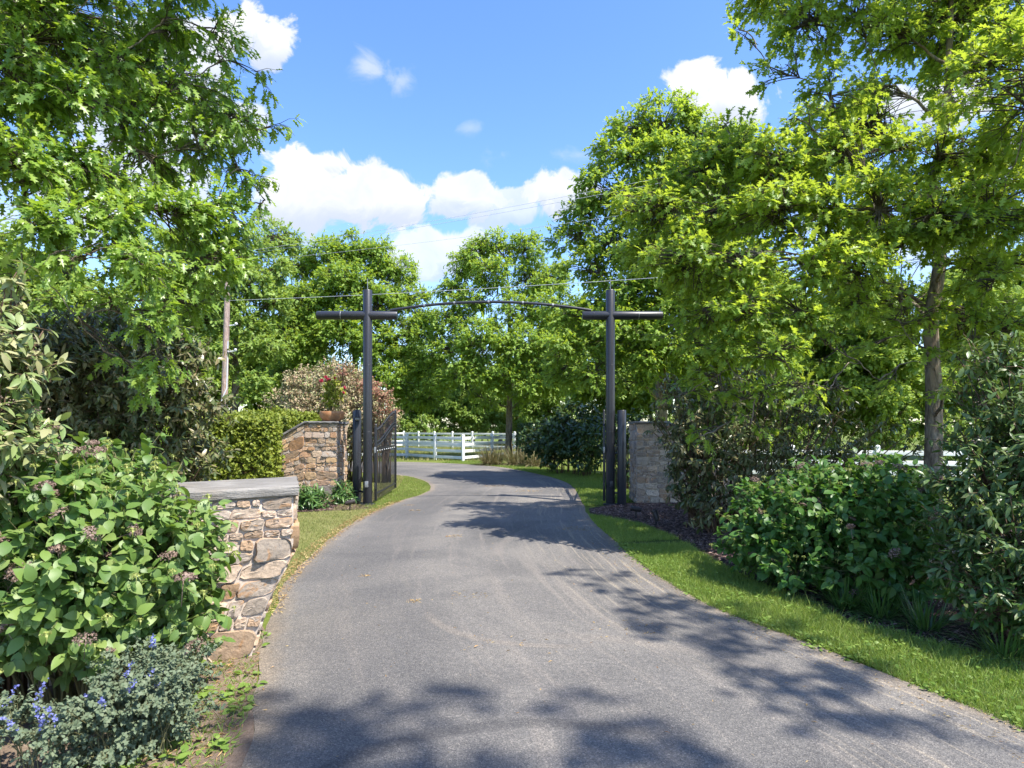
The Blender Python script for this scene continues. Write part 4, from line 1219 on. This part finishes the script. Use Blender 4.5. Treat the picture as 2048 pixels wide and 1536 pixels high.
sh = [over(*a) for a in [(-1.15, 3.75, 16, .55), (-.6, 3.85, 16, .45), (-1.0, 3.1, 15, .8), (-.2, 3.0, 15, .6), (.25, 3.85, 16, .35, .8), (.5, 3.2, 15, .55), (.9, 3.45, 16, .36, .6), (1.35, 2.9, 15, .4, .6), (-.4, 2.2, 15, 1.2), (1.4, 1.8, 15, 1.2, .7),
                         (1.25, 6.05, 11, .36, .7), (1.4, 5.05, 11, .34, .7), (1.75, 4.0, 11, .36, .7), (2.05, 4.95, 11, .36, .7), (1.9, 5.7, 11, .34, .6), (.7, 7.3, 11, .28, .7), (1.2, 7.2, 11, .34, .6),
                         (.95, 6.75, 11, 0.41, .7), (1.45, 6.35, 11, 0.55, .7), (1.1, 5.6, 11, 0.44, .7), (1.7, 5.3, 11, 0.55, .7), (1.5, 4.75, 11, 0.47, .7), (1.95, 4.3, 11, 0.55, .7), (2.3, 4.6, 11, 0.47, .6), (1.75, 3.75, 11, 0.47, .6), (2.35, 3.6, 11, 0.50, .6), (2.6, 5.3, 11, 0.41, .4), (2.2, 5.9, 11, 0.47, .6),
                         (3.6, 6.6, 10, .9, .8), (4.6, 6.2, 10, 1.1, .8), (4.4, 5.2, 10, 1.0, .7), (5.6, 5.4, 10, 1.2, .7), (3.7, 5.6, 10, .5, .6), (4.2, 7.6, 10, .8, .8)]]
sh += [(np.array(c), np.array([r, r, r * .8]), .5) for c, r in [((9.5, -4, 13), 1.8), ((12, -4, 14), 1.7), ((11.4, -6.4, 17), 1.7), ((9, -5.5, 17.5), 1.6), ((11.2, -1.6, 11.5), 1.6)]]
tree('oak_tree', 'tall oak just outside the frame whose crown shades the near driveway', [(10.2, -2.6, 0), (10.2, -2.5, 4), (10, -2.6, 9), (9.6, -2.8, 14), (9.5, -3, 17)], .3, sh, OAK, .15, 52, OM, 108, 3, 5, .3, .20, 4.0, .5)


def shrub(name, label, base, blobs, leafT, lsize, dens, mats, seed, lps=10, spr=.16, droop=.4, shell=.55, stems=10, group=None, up=.8, cat='shrub', wide=1.0, stemr=.008, outward=.8, extra=None, zlo=.03):
    rng = np.random.default_rng(seed)
    base = np.array(base, float)
    root = empty(name, tuple(base)); tag(root, label, cat, group)
    st = MB(); Q = []; D = []
    for b in blobs:
        c, r = np.asarray(b[0], float), np.asarray(b[1], float)
        dm = b[2] if len(b) > 2 else 1
        n = max(4, int(dens * dm * 4.19 * r[0] * r[1] * r[2]))
        u = rand_dir(rng, n)
        rad = rng.uniform(shell ** 3, 1.0, n) ** (1 / 3) * rng.normal(1, .07, n)
        q = c + u * rad[:, None] * r
        ok = q[:, 2] > zlo
        q, u = q[ok], u[ok]
        Q.append(q); D.append(nrm(u + UP * .25))
        for i in rng.choice(len(q), min(stems, len(q)), replace=False):
            e = q[i]
            f = np.array([base[0] * .4 + c[0] * .6 + rng.normal(0, .2 * r[0]), base[1] * .4 + c[1] * .6 + rng.normal(0, .2 * r[1]), 0])
            st.add(*tube(bez(f, f + UP * e[2] * .5, e - D[-1][i] * .3 * r.mean(), e, 7), np.linspace(stemr * 1.6, stemr * .4, 7), 5))
    Q = np.concatenate(Q); D = np.concatenate(D); n = len(Q)
    P = np.stack([Q - D * spr * 1.6, Q - D * spr * .6 + rng.normal(0, .012, (n, 3)), Q + D * spr * .5], 1)
    st.add(*tubes(P, np.tile([.004, .003, .002], (n, 1)) * (stemr / .008), 3, False))
    k = np.repeat(np.arange(n), lps)
    f = rng.uniform(-1, .55, len(k))[:, None]
    lp = Q[k] + D[k] * spr * f + rand_dir(rng, len(k)) * spr * .12
    ld = D[k] * outward * .5 + rand_dir(rng, len(k)) * .9 - UP * droop * rng.uniform(.3, 1.4, (len(k), 1))
    ln = UP * up * .6 + SUNV * .45 + D[k] * .5 + rand_dir(rng, len(k)) * .5
    V, F = inst(leafT, lp, ld, ln, lsize * rng.uniform(.55, 1.25, len(k)), wide * rng.uniform(.8, 1.2, len(k)))
    st.build('stems', mats[1], root, smooth=3.2, off=base)
    MB().add(V, F).build('foliage', mats[0], root, off=base)
    if extra: extra(root, Q, D, rng, base)
    return root


def head_mesh(rng, rad, n, mat, name, leaf=.014, st=.14):
    """domed flower head of many florets"""
    u = rand_dir(rng, n); u[:, 2] = np.abs(u[:, 2]) * .9 - .1
    pos = u * rad * np.array([1, 1, .62]) * rng.uniform(.75, 1, (n, 1))
    a = rand_dir(rng, n)
    V, F = inst(simple_leaf(.45), pos, a, nrm(u) + rand_dir(rng, n) * .4, leaf * rng.uniform(.7, 1.3, n))
    o = MB().add(V, F).add(*tube([(0, 0, -st), (0.005, 0, -st * .4), (0, 0, .0)], [.002, .002, .003], 4))
    return o.build(name, mat, link=False)


HR = np.random.default_rng(61)
HEADS = [head_mesh(HR, r, 150, M['dried_flower'], 'flower_head').data for r in (.055, .065, .045, .07)]
BUDH = [head_mesh(HR, r, 34, M['bud'], 'flower_bud', .010, .04).data for r in (.018, .024)]


def hyd_extra(nh, nb, facing):
    def f(root, Q, D, rng, base):
        vis = np.where((D @ np.array(facing) > .15))[0]
        rng.shuffle(vis)
        for j, i in enumerate(vis[:nh]):
            o = bpy.data.objects.new('flower_head', HEADS[j % 4]); COL.objects.link(o); o.parent = root
            o.location = Vector(Q[i] + D[i] * .10 + UP * .03 - base)
            o.rotation_euler = (rng.normal(0, .4) + .3, rng.normal(0, .4), rng.uniform(0, 6)); s = rng.uniform(.75, 1.2); o.scale = (s, s, s)
        mb = MB()
        for i in vis[nh:nh + nb]:
            me = BUDH[int(rng.integers(0, 2))]
            v = np.zeros(len(me.vertices) * 3, np.float32); me.vertices.foreach_get('co', v)
            t = np.zeros(len(me.loops), np.int32); me.loops.foreach_get('vertex_index', t)
            mb.add(v.reshape(-1, 3) * rng.uniform(.8, 1.4) + Q[i] + D[i] * .13 + UP * .03, t.reshape(-1, 3))
        tag(mb.build('flower_buds', M['bud'], root, off=base), kind='stuff')
    return f


HM = (M['hyd_leaf'], M['stem']); HMD = (M['hyd_leaf_deep'], M['stem'])
# left hydrangea
hb = [B(*a) for a in [(150, 1130, 3.7, 190, 1, 1, .9), (300, 1110, 3.9, 150, 1, 1, .9), (60, 1040, 3.9, 170, 1, 1, .9), (200, 1020, 4.2, 130, 1, 1, .9), (375, 1150, 4.1, 62, .9, 1, 1.3), (262, 1065, 4.1, 72, .9, 1, .8), (140, 960, 4.6, 120, .8, 1, .7), (40, 1230, 3.5, 130, 1, 1, .9), (350, 1220, 3.9, 85, 1, 1, 1), (200, 1240, 3.6, 120, 1, 1, .8), (280, 920, 4.7, 75, .45, 1, .8), (330, 935, 4.8, 45, .3, 1, .8), (-60, 1120, 3.6, 150), (400, 1270, 4.2, 50, .8)]]
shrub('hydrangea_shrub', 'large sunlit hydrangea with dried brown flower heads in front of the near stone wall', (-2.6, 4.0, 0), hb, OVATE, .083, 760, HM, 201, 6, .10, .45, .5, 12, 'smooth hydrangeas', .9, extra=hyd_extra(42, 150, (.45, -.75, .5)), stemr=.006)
# right hydrangea
hb = [B(*a) for a in [(1560, 1060, 7.0, 110, 1, 1, .8), (1660, 1040, 6.7, 130, 1, 1, .85), (1770, 1040, 6.4, 130, 1, 1, .9), (1840, 1060, 6.2, 110, 1, 1, .9), (1490, 1090, 7.1, 60), (1600, 1120, 6.5, 85), (1720, 1130, 6.1, 90), (1820, 1150, 5.9, 80), (1640, 990, 7.3, 90), (1760, 980, 7.0, 95), (1540, 1010, 7.5, 75)]]
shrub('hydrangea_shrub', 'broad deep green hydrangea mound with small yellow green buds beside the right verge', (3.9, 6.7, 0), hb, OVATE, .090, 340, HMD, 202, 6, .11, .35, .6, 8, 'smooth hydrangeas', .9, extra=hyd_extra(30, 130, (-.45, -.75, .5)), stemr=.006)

VM = (M['vib_leaf'], M['reed']); VS = (M['vib_sunlit_leaf'], M['reed'])


def vib_extra(nh):
    def f(root, Q, D, rng, base):
        i = rng.choice(len(Q), nh, replace=False)
        mb = MB()
        k = np.repeat(i, 26)
        pos = Q[k] + D[k] * .06 + rand_dir(rng, len(k)) * np.array([.05, .05, .02])
        mb.add(*inst(simple_leaf(.4), pos, rand_dir(rng, len(k)), D[k] + rand_dir(rng, len(k)) * .5, .011 * rng.uniform(.7, 1.4, len(k))))
        tag(mb.build('seed_heads', M['dried_flower'], root, off=base), kind='stuff')
    return f


# near left viburnum, at the frame edge
vb = [B(*a) for a in [(-10, 640, 3.6, 75), (10, 740, 3.6, 80), (-20, 850, 3.5, 100), (30, 900, 3.7, 75), (-80, 700, 3.5, 130), (20, 560, 3.7, 42, .7), (70, 940, 4.0, 55), (-90, 900, 3.4, 150)]]
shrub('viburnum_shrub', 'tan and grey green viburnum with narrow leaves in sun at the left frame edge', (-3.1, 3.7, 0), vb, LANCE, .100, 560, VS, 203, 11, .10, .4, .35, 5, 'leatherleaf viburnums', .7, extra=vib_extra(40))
# dark viburnum mass under the left oak
vb = [B(*a) for a in [(150, 800, 9.5, 130), (280, 790, 9.8, 120), (380, 800, 10.2, 75), (390, 710, 10.3, 55), (60, 720, 9.2, 140), (210, 690, 9.8, 110), (320, 900, 9.8, 100), (170, 900, 9.2, 110), (400, 900, 10.2, 60), (380, 960, 10, 60), (40, 860, 9, 120), (320, 690, 10.2, 70), (-60, 800, 9, 150)]]
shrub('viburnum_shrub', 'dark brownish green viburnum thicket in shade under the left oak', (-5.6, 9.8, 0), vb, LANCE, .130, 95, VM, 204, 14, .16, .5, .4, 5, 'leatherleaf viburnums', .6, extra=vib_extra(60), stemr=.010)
# right viburnum in front of the right stone wall
vb = [B(*a) for a in [(1400, 900, 10.6, 75), (1480, 890, 10.2, 80), (1372, 955, 10.9, 46), (1385, 895, 11.0, 46), (1352, 925, 11.2, 36), (1348, 975, 11.0, 30), (1360, 860, 11.2, 38), (1365, 1000, 10.6, 32), (1430, 990, 10.2, 65), (1520, 960, 9.6, 75), (1400, 820, 11, 70, .8), (1490, 790, 10.8, 80, .7), (1590, 810, 10.6, 75, .6), (1590, 900, 10, 75, .8), (1660, 820, 10.8, 65, .45), (1340, 850, 11.3, 45, .7), (1350, 780, 11.5, 45, .6), (1400, 1030, 9.8, 30), (1680, 900, 10, 55, .6), (1740, 860, 10.8, 50, .35), (1700, 915, 10.2, 42, .5), (1780, 920, 10.0, 45, .45), (1820, 880, 10.6, 40, .35)]]
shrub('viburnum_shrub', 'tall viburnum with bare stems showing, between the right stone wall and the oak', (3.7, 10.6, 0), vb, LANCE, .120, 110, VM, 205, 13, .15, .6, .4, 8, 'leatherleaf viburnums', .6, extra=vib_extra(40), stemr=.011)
# near right viburnum
vb = [B(*a) for a in [(1990, 720, 5.4, 75, .7), (1930, 780, 5.6, 55, .6), (2030, 820, 5.2, 95), (1950, 880, 5.4, 70, .8), (1900, 960, 5.4, 55, .7), (1990, 970, 5.1, 100), (1940, 1060, 5.1, 85), (2040, 1080, 4.8, 120), (1960, 1160, 4.9, 80), (2060, 1190, 4.6, 110), (2010, 1240, 4.7, 60), (2100, 900, 5, 120), (1920, 1130, 5.2, 55)]]
shrub('viburnum_shrub', 'glossy viburnum with tan seed clusters at the right frame edge above the verge', (4.6, 5.2, 0), vb, LANCE, .090, 420, (M['vib_green_leaf'], M['reed']), 206, 12, .12, .35, .4, 5, 'leatherleaf viburnums', .7, extra=vib_extra(110), stemr=.008)

# yew hedges
def hedge(label, c, s, seed, n, mat, lsize, rz=0.0, cat='hedge'):
    rng = np.random.default_rng(seed)
    root = empty('clipped_hedge', (c[0], c[1], 0)); tag(root, label, cat)
    # points on a rounded box skin
    u = rng.uniform(-1, 1, (n, 3)); ax = rng.integers(0, 3, n)
    prob = np.array([s[1] * s[2], s[0] * s[2], s[0] * s[1]]); ax = rng.choice(3, n, p=prob / prob.sum())
    u[np.arange(n), ax] = np.sign(u[np.arange(n), ax])
    sph = nrm(u)
    q = u * .82 + sph * .30
    q = q * (1 + .05 * np.sin(u[:, :1] * 5 + seed) * np.sin(u[:, 1:2] * 4 + 1) + rng.normal(0, .03, (n, 1)))
    q = q * np.array(s) / 2 + np.array([0, 0, s[2] / 2])
    q[:, 2] = np.maximum(q[:, 2], .02)
    D = nrm(sph + UP * .3)
    k = np.repeat(np.arange(n), 9)
    lp = q[k] - D[k] * rng.uniform(-.02, .10, (len(k), 1)) + rand_dir(rng, len(k)) * .04
    V, F = inst(SMALL, lp, D[k] * .7 + rand_dir(rng, len(k)) * .8, D[k] + rand_dir(rng, len(k)) * .6, lsize * rng.uniform(.6, 1.3, len(k)), 1.5)
    MB().add(V, F).build('foliage', mat, root)
    st = MB()
    for i in range(40):
        e = q[rng.integers(0, n)] * .92
        st.add(*tube([(e[0] * .4, e[1] * .4, 0), (e[0] * .7, e[1] * .7, e[2] * .6), e], [.015, .01, .005], 5))
    st.build('stems', M['reed'], root)
    root.rotation_euler = (0, 0, rz)
    return root


hedge('clipped yellow green yew hedge beside the left stone wall', (-6.35, 14.6), (1.9, 1.7, 1.86), 301, 6000, M['yew_leaf'], .068)
hedge('farther low yew hedge topping out left of the pillar cap', (-6.9, 17.6), (2.6, 1.4, 2.0), 302, 4200, M['yew_leaf'], .075)
hedge('dark clipped hedge block right of the bend tree trunk', (1.6, 33.5), (2.3, 2.4, 1.75), 303, 2600, M['dark_leaf'], .09)

# dark rhododendrons beyond the gate on the right
db = [B(*a) for a in [(1080, 880, 24, 42), (1120, 870, 23, 50), (1160, 890, 22, 45), (1195, 880, 21, 40), (1110, 915, 22.5, 30), (1170, 920, 21, 28), (1200, 840, 22, 40), (1140, 835, 23.5, 40)]]
shrub('evergreen_shrub', 'dark evergreen bank of shrubs beyond the gate left of the right post', (2.2, 22.5, 0), db, LANCE, .17, 60, (M['dark_leaf'], M['reed']), 207, 12, .2, .4, .6, 6, up=.8, wide=1.6)
db = [B(*a) for a in [(1250, 860, 17, 45), (1225, 900, 17.5, 34), (1290, 850, 17, 45), (1260, 940, 17, 30)]]
shrub('evergreen_shrub', 'loose evergreen shrub behind the right short pole', (3.2, 17, 0), db, LANCE, .14, 80, (M['dark_leaf'], M['reed']), 208, 11, .18, .5, .5, 8, up=.7, wide=1.4)
# pinkish shrub behind the left pillar
pk = [B(*a) for a in [(620, 780, 20, 60), (680, 770, 20, 62), (640, 820, 19.5, 62), (700, 830, 19.5, 60), (570, 810, 20, 42, .9), (600, 850, 19.5, 50), (740, 800, 20, 45), (760, 840, 20, 42), (740, 870, 19.8, 42), (680, 880, 19.5, 50)]]
shrub('leafy_shrub', 'rounded shrub of dusty pink and green leaves behind the terracotta bowl', (-5.8, 20, 0), pk, SMALL, .085, 120, (M['pink_leaf'], M['reed']), 209, 15, .22, .2, .5, 10, up=.7)
pk = [B(*a) for a in [(765, 790, 19, 26, 1), (775, 820, 19, 24), (735, 765, 19.3, 26), (690, 745, 19.5, 24, .7), (780, 850, 19, 18)]]
shrub('leafy_shrub', 'reddish tipped shrub showing between left post and open gate leaf', (-4.0, 19.2, 0), pk, SMALL, .075, 170, (M['red_leaf'], M['reed']), 210, 13, .2, .2, .4, 12, up=.6)
# bright scrub along the far field edge
sb = [(np.array([x, 57 + .8 * math.sin(x), z]), np.array([1.9, 1.4, 1.3]), 1.0) for x, z in [(-13, 1.4), (-10.4, 1.9), (-7.6, 1.5), (-5, 2.0), (-2.4, 2.0), (.2, 2.2), (2.8, 1.6), (5.4, 1.9), (8, 1.6)]]
shrub('field_hedgerow', 'pale wild hedgerow at the back of the paddock', (-2, 57, 0), sb, SMALL, .26, 12, (M['pale_leaf'], M['reed']), 211, 12, .4, .2, .5, 5, up=.7, cat='hedgerow', stemr=.02)
# screen of understorey behind the right shrubs
sb = [(np.array([x, y, z]), np.array([1.3, 1.0, 1.1]), .9) for x, y, z in [(6.6, 25.5, 1.2), (9, 25, 1.5), (11.5, 24.5, 1.2), (14, 24, 1.5), (16.6, 23.5, 1.3), (19, 23, 1.5), (22, 22.5, 1.3), (24.6, 22, 1.4)]]
shrub('field_hedgerow', 'sunlit wild hedgerow beyond the white fence right of the oak', (14, 24, 0), sb, SMALL, .17, 34, (M['pale_leaf'], M['reed']), 212, 12, .3, .2, .5, 5, up=.7, cat='hedgerow', stemr=.015)
sb = [(np.array([x, y, z]), np.array([1.4, 1.1, 1.2]), .9) for x, y, z in [(-20, 27, 1.2), (-17.4, 26, 1.6), (-15, 25.4, 1.3), (-13.4, 24.6, 1.7), (-9.2, 27, 1.2), (-23, 27, 1.6), (-11.2, 26.6, 1.0)]]
shrub('field_hedgerow', 'dark green undergrowth at the foot of the utility pole', (-15, 26, 0), sb, CUT, .2, 32, (M['far_leaf'], M['reed']), 213, 12, .3, .2, .5, 5, up=.7, cat='hedgerow', stemr=.015)


def strap_clump(name, label, c, n, L, w, mat, seed, spread=.12, cat='plant', group=None, arch=.9, heads=None):
    rng = np.random.default_rng(seed)
    root = empty(name, (c[0], c[1], 0)); tag(root, label, cat, group)
    a = rng.uniform(0, 6.28, n); r = spread * np.sqrt(rng.uniform(0, 1, n))
    p0 = np.c_[r * np.cos(a), r * np.sin(a), np.full(n, .0)]
    b = a + rng.normal(0, .6, n); el = rng.uniform(.25, 1.35, n)
    d = np.c_[np.cos(b) * np.cos(el), np.sin(b) * np.cos(el), np.sin(el)]
    ln = L * rng.uniform(.55, 1.15, n)
    K = 7
    t = np.linspace(0, 1, K)
    P = p0[:, None] + d[:, None] * (ln[:, None] * t[None])[..., None]
    P[:, :, 2] -= arch * ln[:, None] * (t[None] ** 2.2) * .6 * (1.1 - np.sin(el))[:, None] * 1.3
    P[:, :, 2] = np.maximum(P[:, :, 2], .015)
    side = nrm(np.cross(d, UP))
    ww = w * np.sin(np.pi * np.clip(t * .85 + .12, 0, 1)) ** .7
    ww[-1] = .0005
    V = np.stack([P - side[:, None] * ww[None, :, None], P + side[:, None] * ww[None, :, None]], 2)
    V[:, :, :, 2] += np.array([0, .0])[None, None, :]
    idx = np.arange(n * K * 2).reshape(n, K, 2)
    F = np.stack([idx[:, :-1, 0], idx[:, :-1, 1], idx[:, 1:, 1], idx[:, 1:, 0]], -1).reshape(-1, 4)
    MB().add(V.reshape(-1, 3), F).build('leaves', mat, root)
    return root


for (px, py, rr, lab, sd) in [(618, 1018, .34, 'leafy dark green perennial mound left at the foot of the left pillar', 401), (688, 1008, .25, 'smaller leafy green mound between the left pillar and the short pole', 402)]:
    x, y = gp(px, py)
    shrub('perennial_clump', lab, (x, y, 0), [(np.array([x, y, .20]), np.array([rr, rr, .30]), 1.0)], ovate_leaf(wd=.10, droop=.35, fold=.2, peak=.5, n=4), .17, 1100, (M['strap_leaf'], M['stem']), sd, 7, .08, .15, .3, 6, 'perennials under the left pillar', .6, cat='plant', stemr=.004)
for (px, py, lab, sd) in [(1690, 1218, 'arching grassy liriope clump under the middle of the right hydrangea', 403), (1760, 1235, 'liriope clump beside the bare mulch right of the hydrangea middle', 404), (1560, 1170, 'small grassy clump at the left foot of the right hydrangea', 405), (2010, 1320, 'arching liriope clump at the right frame edge by the verge', 406), (1850, 1262, 'grassy clump below the gap between hydrangea and near viburnum', 407)]:
    x, y = gp(px, py); strap_clump('liriope_clump', lab, (x, y), 150, .42, .006, M['strap_leaf'], sd, .10, group='liriope under the right shrubs')
for (px, py, lab, sd) in [(985, 931, 'brownish ornamental grass left of the bend tree trunk', 411), (1035, 931, 'brownish ornamental grass at the bend tree trunk', 412), (1075, 934, 'brownish ornamental grass right of the bend tree trunk', 413)]:
    x, y = gp(px, py); strap_clump('ornamental_grass', lab, (x, y + .2), 420, 1.1, .012, M['tuft_grass'], sd, .40, group='ornamental grasses at the bend')


def catmint(label, blobs, seed, n, nsp):
    rng = np.random.default_rng(seed)
    c0 = np.array([blobs[0][0][0], blobs[0][0][1], 0.])
    def extra(root, Q, D, rng, base):
        vis = np.where((D[:, 2] > .1) & (D[:, 1] < .5))[0]; rng.shuffle(vis)
        mb = MB()
        for i in vis[:nsp]:
            d = nrm(D[i] + UP * .5 + rng.normal(0, .3, 3)); L_ = rng.uniform(.08, .16)
            k = 34
            t = np.sort(rng.uniform(.1, 1, k))
            p = Q[i] + d * (L_ * t)[:, None] + rand_dir(rng, k) * (.016 * (1.1 - t * .6))[:, None]
            mb.add(*inst(simple_leaf(.4), p, rand_dir(rng, k) + d * .5, rand_dir(rng, k), .014 * rng.uniform(.7, 1.3, k)))
        tag(mb.build('flower_spikes', M['blue_flower'], root, off=base), kind='stuff')
    return shrub('catmint_plant', label, c0, blobs, OVATE, .021, n, (M['mint_leaf'], M['stem']), seed, 22, .055, .1, .3, 6, 'catmints at lower left', .7, extra=extra, cat='plant', stemr=.002)


cb = [B(*a) for a in [(300, 1370, 3.3, 95, 1, 1, .6), (220, 1400, 3.2, 85, 1, 1, .6), (360, 1330, 3.6, 70, 1, 1, .7), (270, 1330, 3.4, 75, 1, 1, .6), (160, 1420, 3.1, 70, 1, 1, .6), (330, 1400, 3.3, 60, 1, 1, .5), (300, 1450, 3.3, 85, .8, 1, .8), (210, 1470, 3.2, 85, .8, 1, .8), (370, 1410, 3.5, 60, .8), (120, 1490, 3.1, 70, .8)]]
catmint('grey green catmint mound with blue flower spikes below the left hydrangea', cb, 221, 3600, 11)
cb = [B(*a) for a in [(30, 1440, 3.05, 70, 1, 1, .8), (100, 1460, 3.0, 55, 1, 1, .7), (-60, 1430, 3.1, 80)]]
catmint('second catmint with blue flowers cut by the lower left frame edge', cb, 222, 3000, 14)


# rose in the bowl
def rose():
    rng = np.random.default_rng(501)
    base = bowl_c + np.array([0, 0, .17])
    bl = [(base + np.array(c), np.array([r, r, r * 1.1]), 1.0) for c, r in [((0, 0, .28), .16), ((-.10, 0, .48), .18), ((.14, 0, .50), .17), ((0, 0, .64), .16), ((.05, 0, .78), .12), ((-.12, .05, .7), .12), ((.2, 0, .62), .10)]]
    def extra(root, Q, D, rng, b):
        pts = [base + np.array(q) for q in [(.32, -.08, .62), (.30, -.1, .50), (-.12, -.1, .86), (-.22, -.1, .78), (-.05, -.1, .80), (.10, -.12, .84), (.25, -.05, .78), (.02, -.15, .66)][:6]]
        n = 40; u = rand_dir(rng, n)
        V, F = inst(simple_leaf(.5), u * .022, rand_dir(rng, n), u, .045)
        me = MB().add(V, F).build('rose_flower', M['red_flower'], link=False).data
        for p in pts:
            o = bpy.data.objects.new('rose_flower', me); COL.objects.link(o); o.parent = root; o.location = Vector(p - b)
            s = rng.uniform(.6, 1.15); o.scale = (s, s, s); o.rotation_euler = (rng.uniform(0, 3), 0, rng.uniform(0, 6))
    shrub('rose_bush', 'small yellow green rose bush with red flowers growing in the terracotta bowl', base, bl, OVATE, .055, 1300, (M['rose_leaf'], M['stem']), 501, 10, .07, .2, .2, 6, up=.7, extra=extra, cat='rose bush', stemr=.005, zlo=1.9)


rose()

# ------------------------------------------------------------------ light, sky, camera
SUN_DIR = Vector((2.15, -1.50, 4.2)).normalized()
sun = bpy.data.lights.new('sun', 'SUN')
sun.energy = 3.9; sun.angle = math.radians(.53); sun.color = (1.0, .945, .86)
so = bpy.data.objects.new('sun', sun); COL.objects.link(so)
so.rotation_euler = (-SUN_DIR).to_track_quat('-Z', 'Y').to_euler()
so.location = (20, -16, 40)

w = bpy.data.worlds.new('World'); SC.world = w; w.use_nodes = True
nt = w.node_tree
for n in list(nt.nodes): nt.nodes.remove(n)
N = NT(nt)
sky = N.n('ShaderNodeTexSky'); sky.sky_type = 'NISHITA'; sky.sun_disc = False
sky.sun_elevation = math.asin(SUN_DIR.z); sky.sun_rotation = math.atan2(SUN_DIR.x, SUN_DIR.y)
sky.altitude = 100; sky.air_density = 1.0; sky.dust_density = .6; sky.ozone_density = 2.0
hs = N.n('ShaderNodeHueSaturation'); hs.inputs['Hue'].default_value = .511; hs.inputs['Saturation'].default_value = 1.22; N.l(sky.outputs[0], hs.inputs['Color'])
bg = N.n('ShaderNodeBackground'); N.l(hs.outputs[0], bg.inputs[0]); bg.inputs[1].default_value = .15
tc = N.n('ShaderNodeTexCoord')
sx = N.n('ShaderNodeSeparateXYZ'); N.l(tc.outputs['Generated'], sx.inputs[0])
yy = N.math('MAXIMUM', sx.outputs[1], .08)
u = N.math('DIVIDE', sx.outputs[0], yy); v = N.math('DIVIDE', sx.outputs[2], yy)
cmb = N.n('ShaderNodeCombineXYZ'); N.l(u, cmb.inputs[0]); N.l(v, cmb.inputs[1])
nz = N.noise(cmb.outputs[0], 13.0, 10, .6, .5)
nz2 = N.noise(cmb.outputs[0], 2.6, 4, .5)
fine = N.math('SUBTRACT', nz, .5)
CL = [(690, 390, 165, 75, 1), (600, 390, 110, 90, 1), (655, 335, 55, 42, 1), (790, 405, 75, 55, 1), (590, 330, 55, 45, 1), (925, 395, 95, 50, .9), (1005, 415, 100, 45, .75), (1120, 385, 75, 50, .95), (870, 505, 120, 55, .8), (800, 560, 90, 60, .6), (1425, 185, 95, 62, 1), (1395, 160, 50, 38, 1), (1465, 215, 70, 55, 1),
      (535, 90, 50, 62, .95), (490, 60, 60, 60, 1), (735, 135, 42, 48, .55), (800, 160, 40, 32, .4), (1005, 310, 45, 34, .35), (940, 255, 26, 18, .3), (1155, 310, 40, 24, .3), (1870, 215, 130, 60, .9), (2030, 320, 110, 50, .9), (320, 110, 140, 90, .9), (240, 360, 180, 120, .8), (400, 250, 120, 80, .8), (1700, 480, 300, 80, .7), (60, 430, 160, 90, .7)]
F_ = None; num = None; den = None
for x, y, a, b_, al in CL:
    du = N.math('DIVIDE', N.math('SUBTRACT', u, (x - CX) / FPX), a / FPX)
    dv = N.math('DIVIDE', N.math('SUBTRACT', v, (CY - y) / FPX), b_ / FPX)
    f = N.math('SUBTRACT', 1.0, N.math('SQRT', N.math('ADD', N.math('MULTIPLY', du, du), N.math('MULTIPLY', dv, dv))))
    f = N.math('MULTIPLY', N.step(N.math('ADD', f, N.math('MULTIPLY', fine, 2.3 if al > .7 else 4.2)), -.08 if al > .7 else .0, .20 if al > .7 else 1.2), al)
    F_ = f if F_ is None else N.math('MAXIMUM', F_, f)
    fd = N.math('MULTIPLY', f, dv)
    num = fd if num is None else N.math('ADD', num, fd)
    den = f if den is None else N.math('ADD', den, f)
F_ = N.math('MULTIPLY', F_, N.step(sx.outputs[1], .02, .12))
shade = N.step(N.math('ADD', N.math('MULTIPLY', nz, .6), N.math('MULTIPLY', nz2, .7)), .52, .82)
under = N.step(N.math('ADD', N.math('DIVIDE', num, N.math('MAXIMUM', den, .01)), N.math('MULTIPLY', fine, 1.6)), .25, -.75)
shade = N.math('MAXIMUM', N.math('MULTIPLY', shade, .55), N.math('MULTIPLY', under, .9))
ccol = N.mix(shade, (.97, .98, 1.0), (.60, .68, .84))
cb_ = N.n('ShaderNodeBackground'); N.l(ccol, cb_.inputs[0]); cb_.inputs[1].default_value = .46
mx = N.n('ShaderNodeMixShader'); N.l(F_, mx.inputs[0]); N.l(bg.outputs[0], mx.inputs[1]); N.l(cb_.outputs[0], mx.inputs[2])
wo = N.n('ShaderNodeOutputWorld'); N.l(mx.outputs[0], wo.inputs[0])

cam = bpy.data.cameras.new('camera')
cam.sensor_width = 36; cam.lens = 36 * FPX / 2048
cam.shift_y = (CY - 768) / 2048
cam.clip_end = 2000; cam.clip_start = .05
co = bpy.data.objects.new('camera', cam); COL.objects.link(co)
co.location = (0, 0, EYE); co.rotation_euler = (math.pi / 2, 0, 0)
SC.camera = co

SC.view_settings.view_transform = 'Standard'; SC.view_settings.look = 'None'
SC.view_settings.exposure = 1.35; SC.view_settings.gamma = 1.0
SC.render.engine = 'CYCLES'
cy = SC.cycles
cy.max_bounces = 7; cy.diffuse_bounces = 4; cy.glossy_bounces = 3; cy.transmission_bounces = 5; cy.transparent_max_bounces = 6
cy.caustics_reflective = False; cy.caustics_refractive = False
cy.sample_clamp_indirect = 6
cy.use_denoising = True
try:
    cy.denoiser = 'OPENIMAGEDENOISE'; cy.denoising_input_passes = 'RGB_ALBEDO_NORMAL'; cy.denoising_prefilter = 'ACCURATE'
except Exception:
    pass
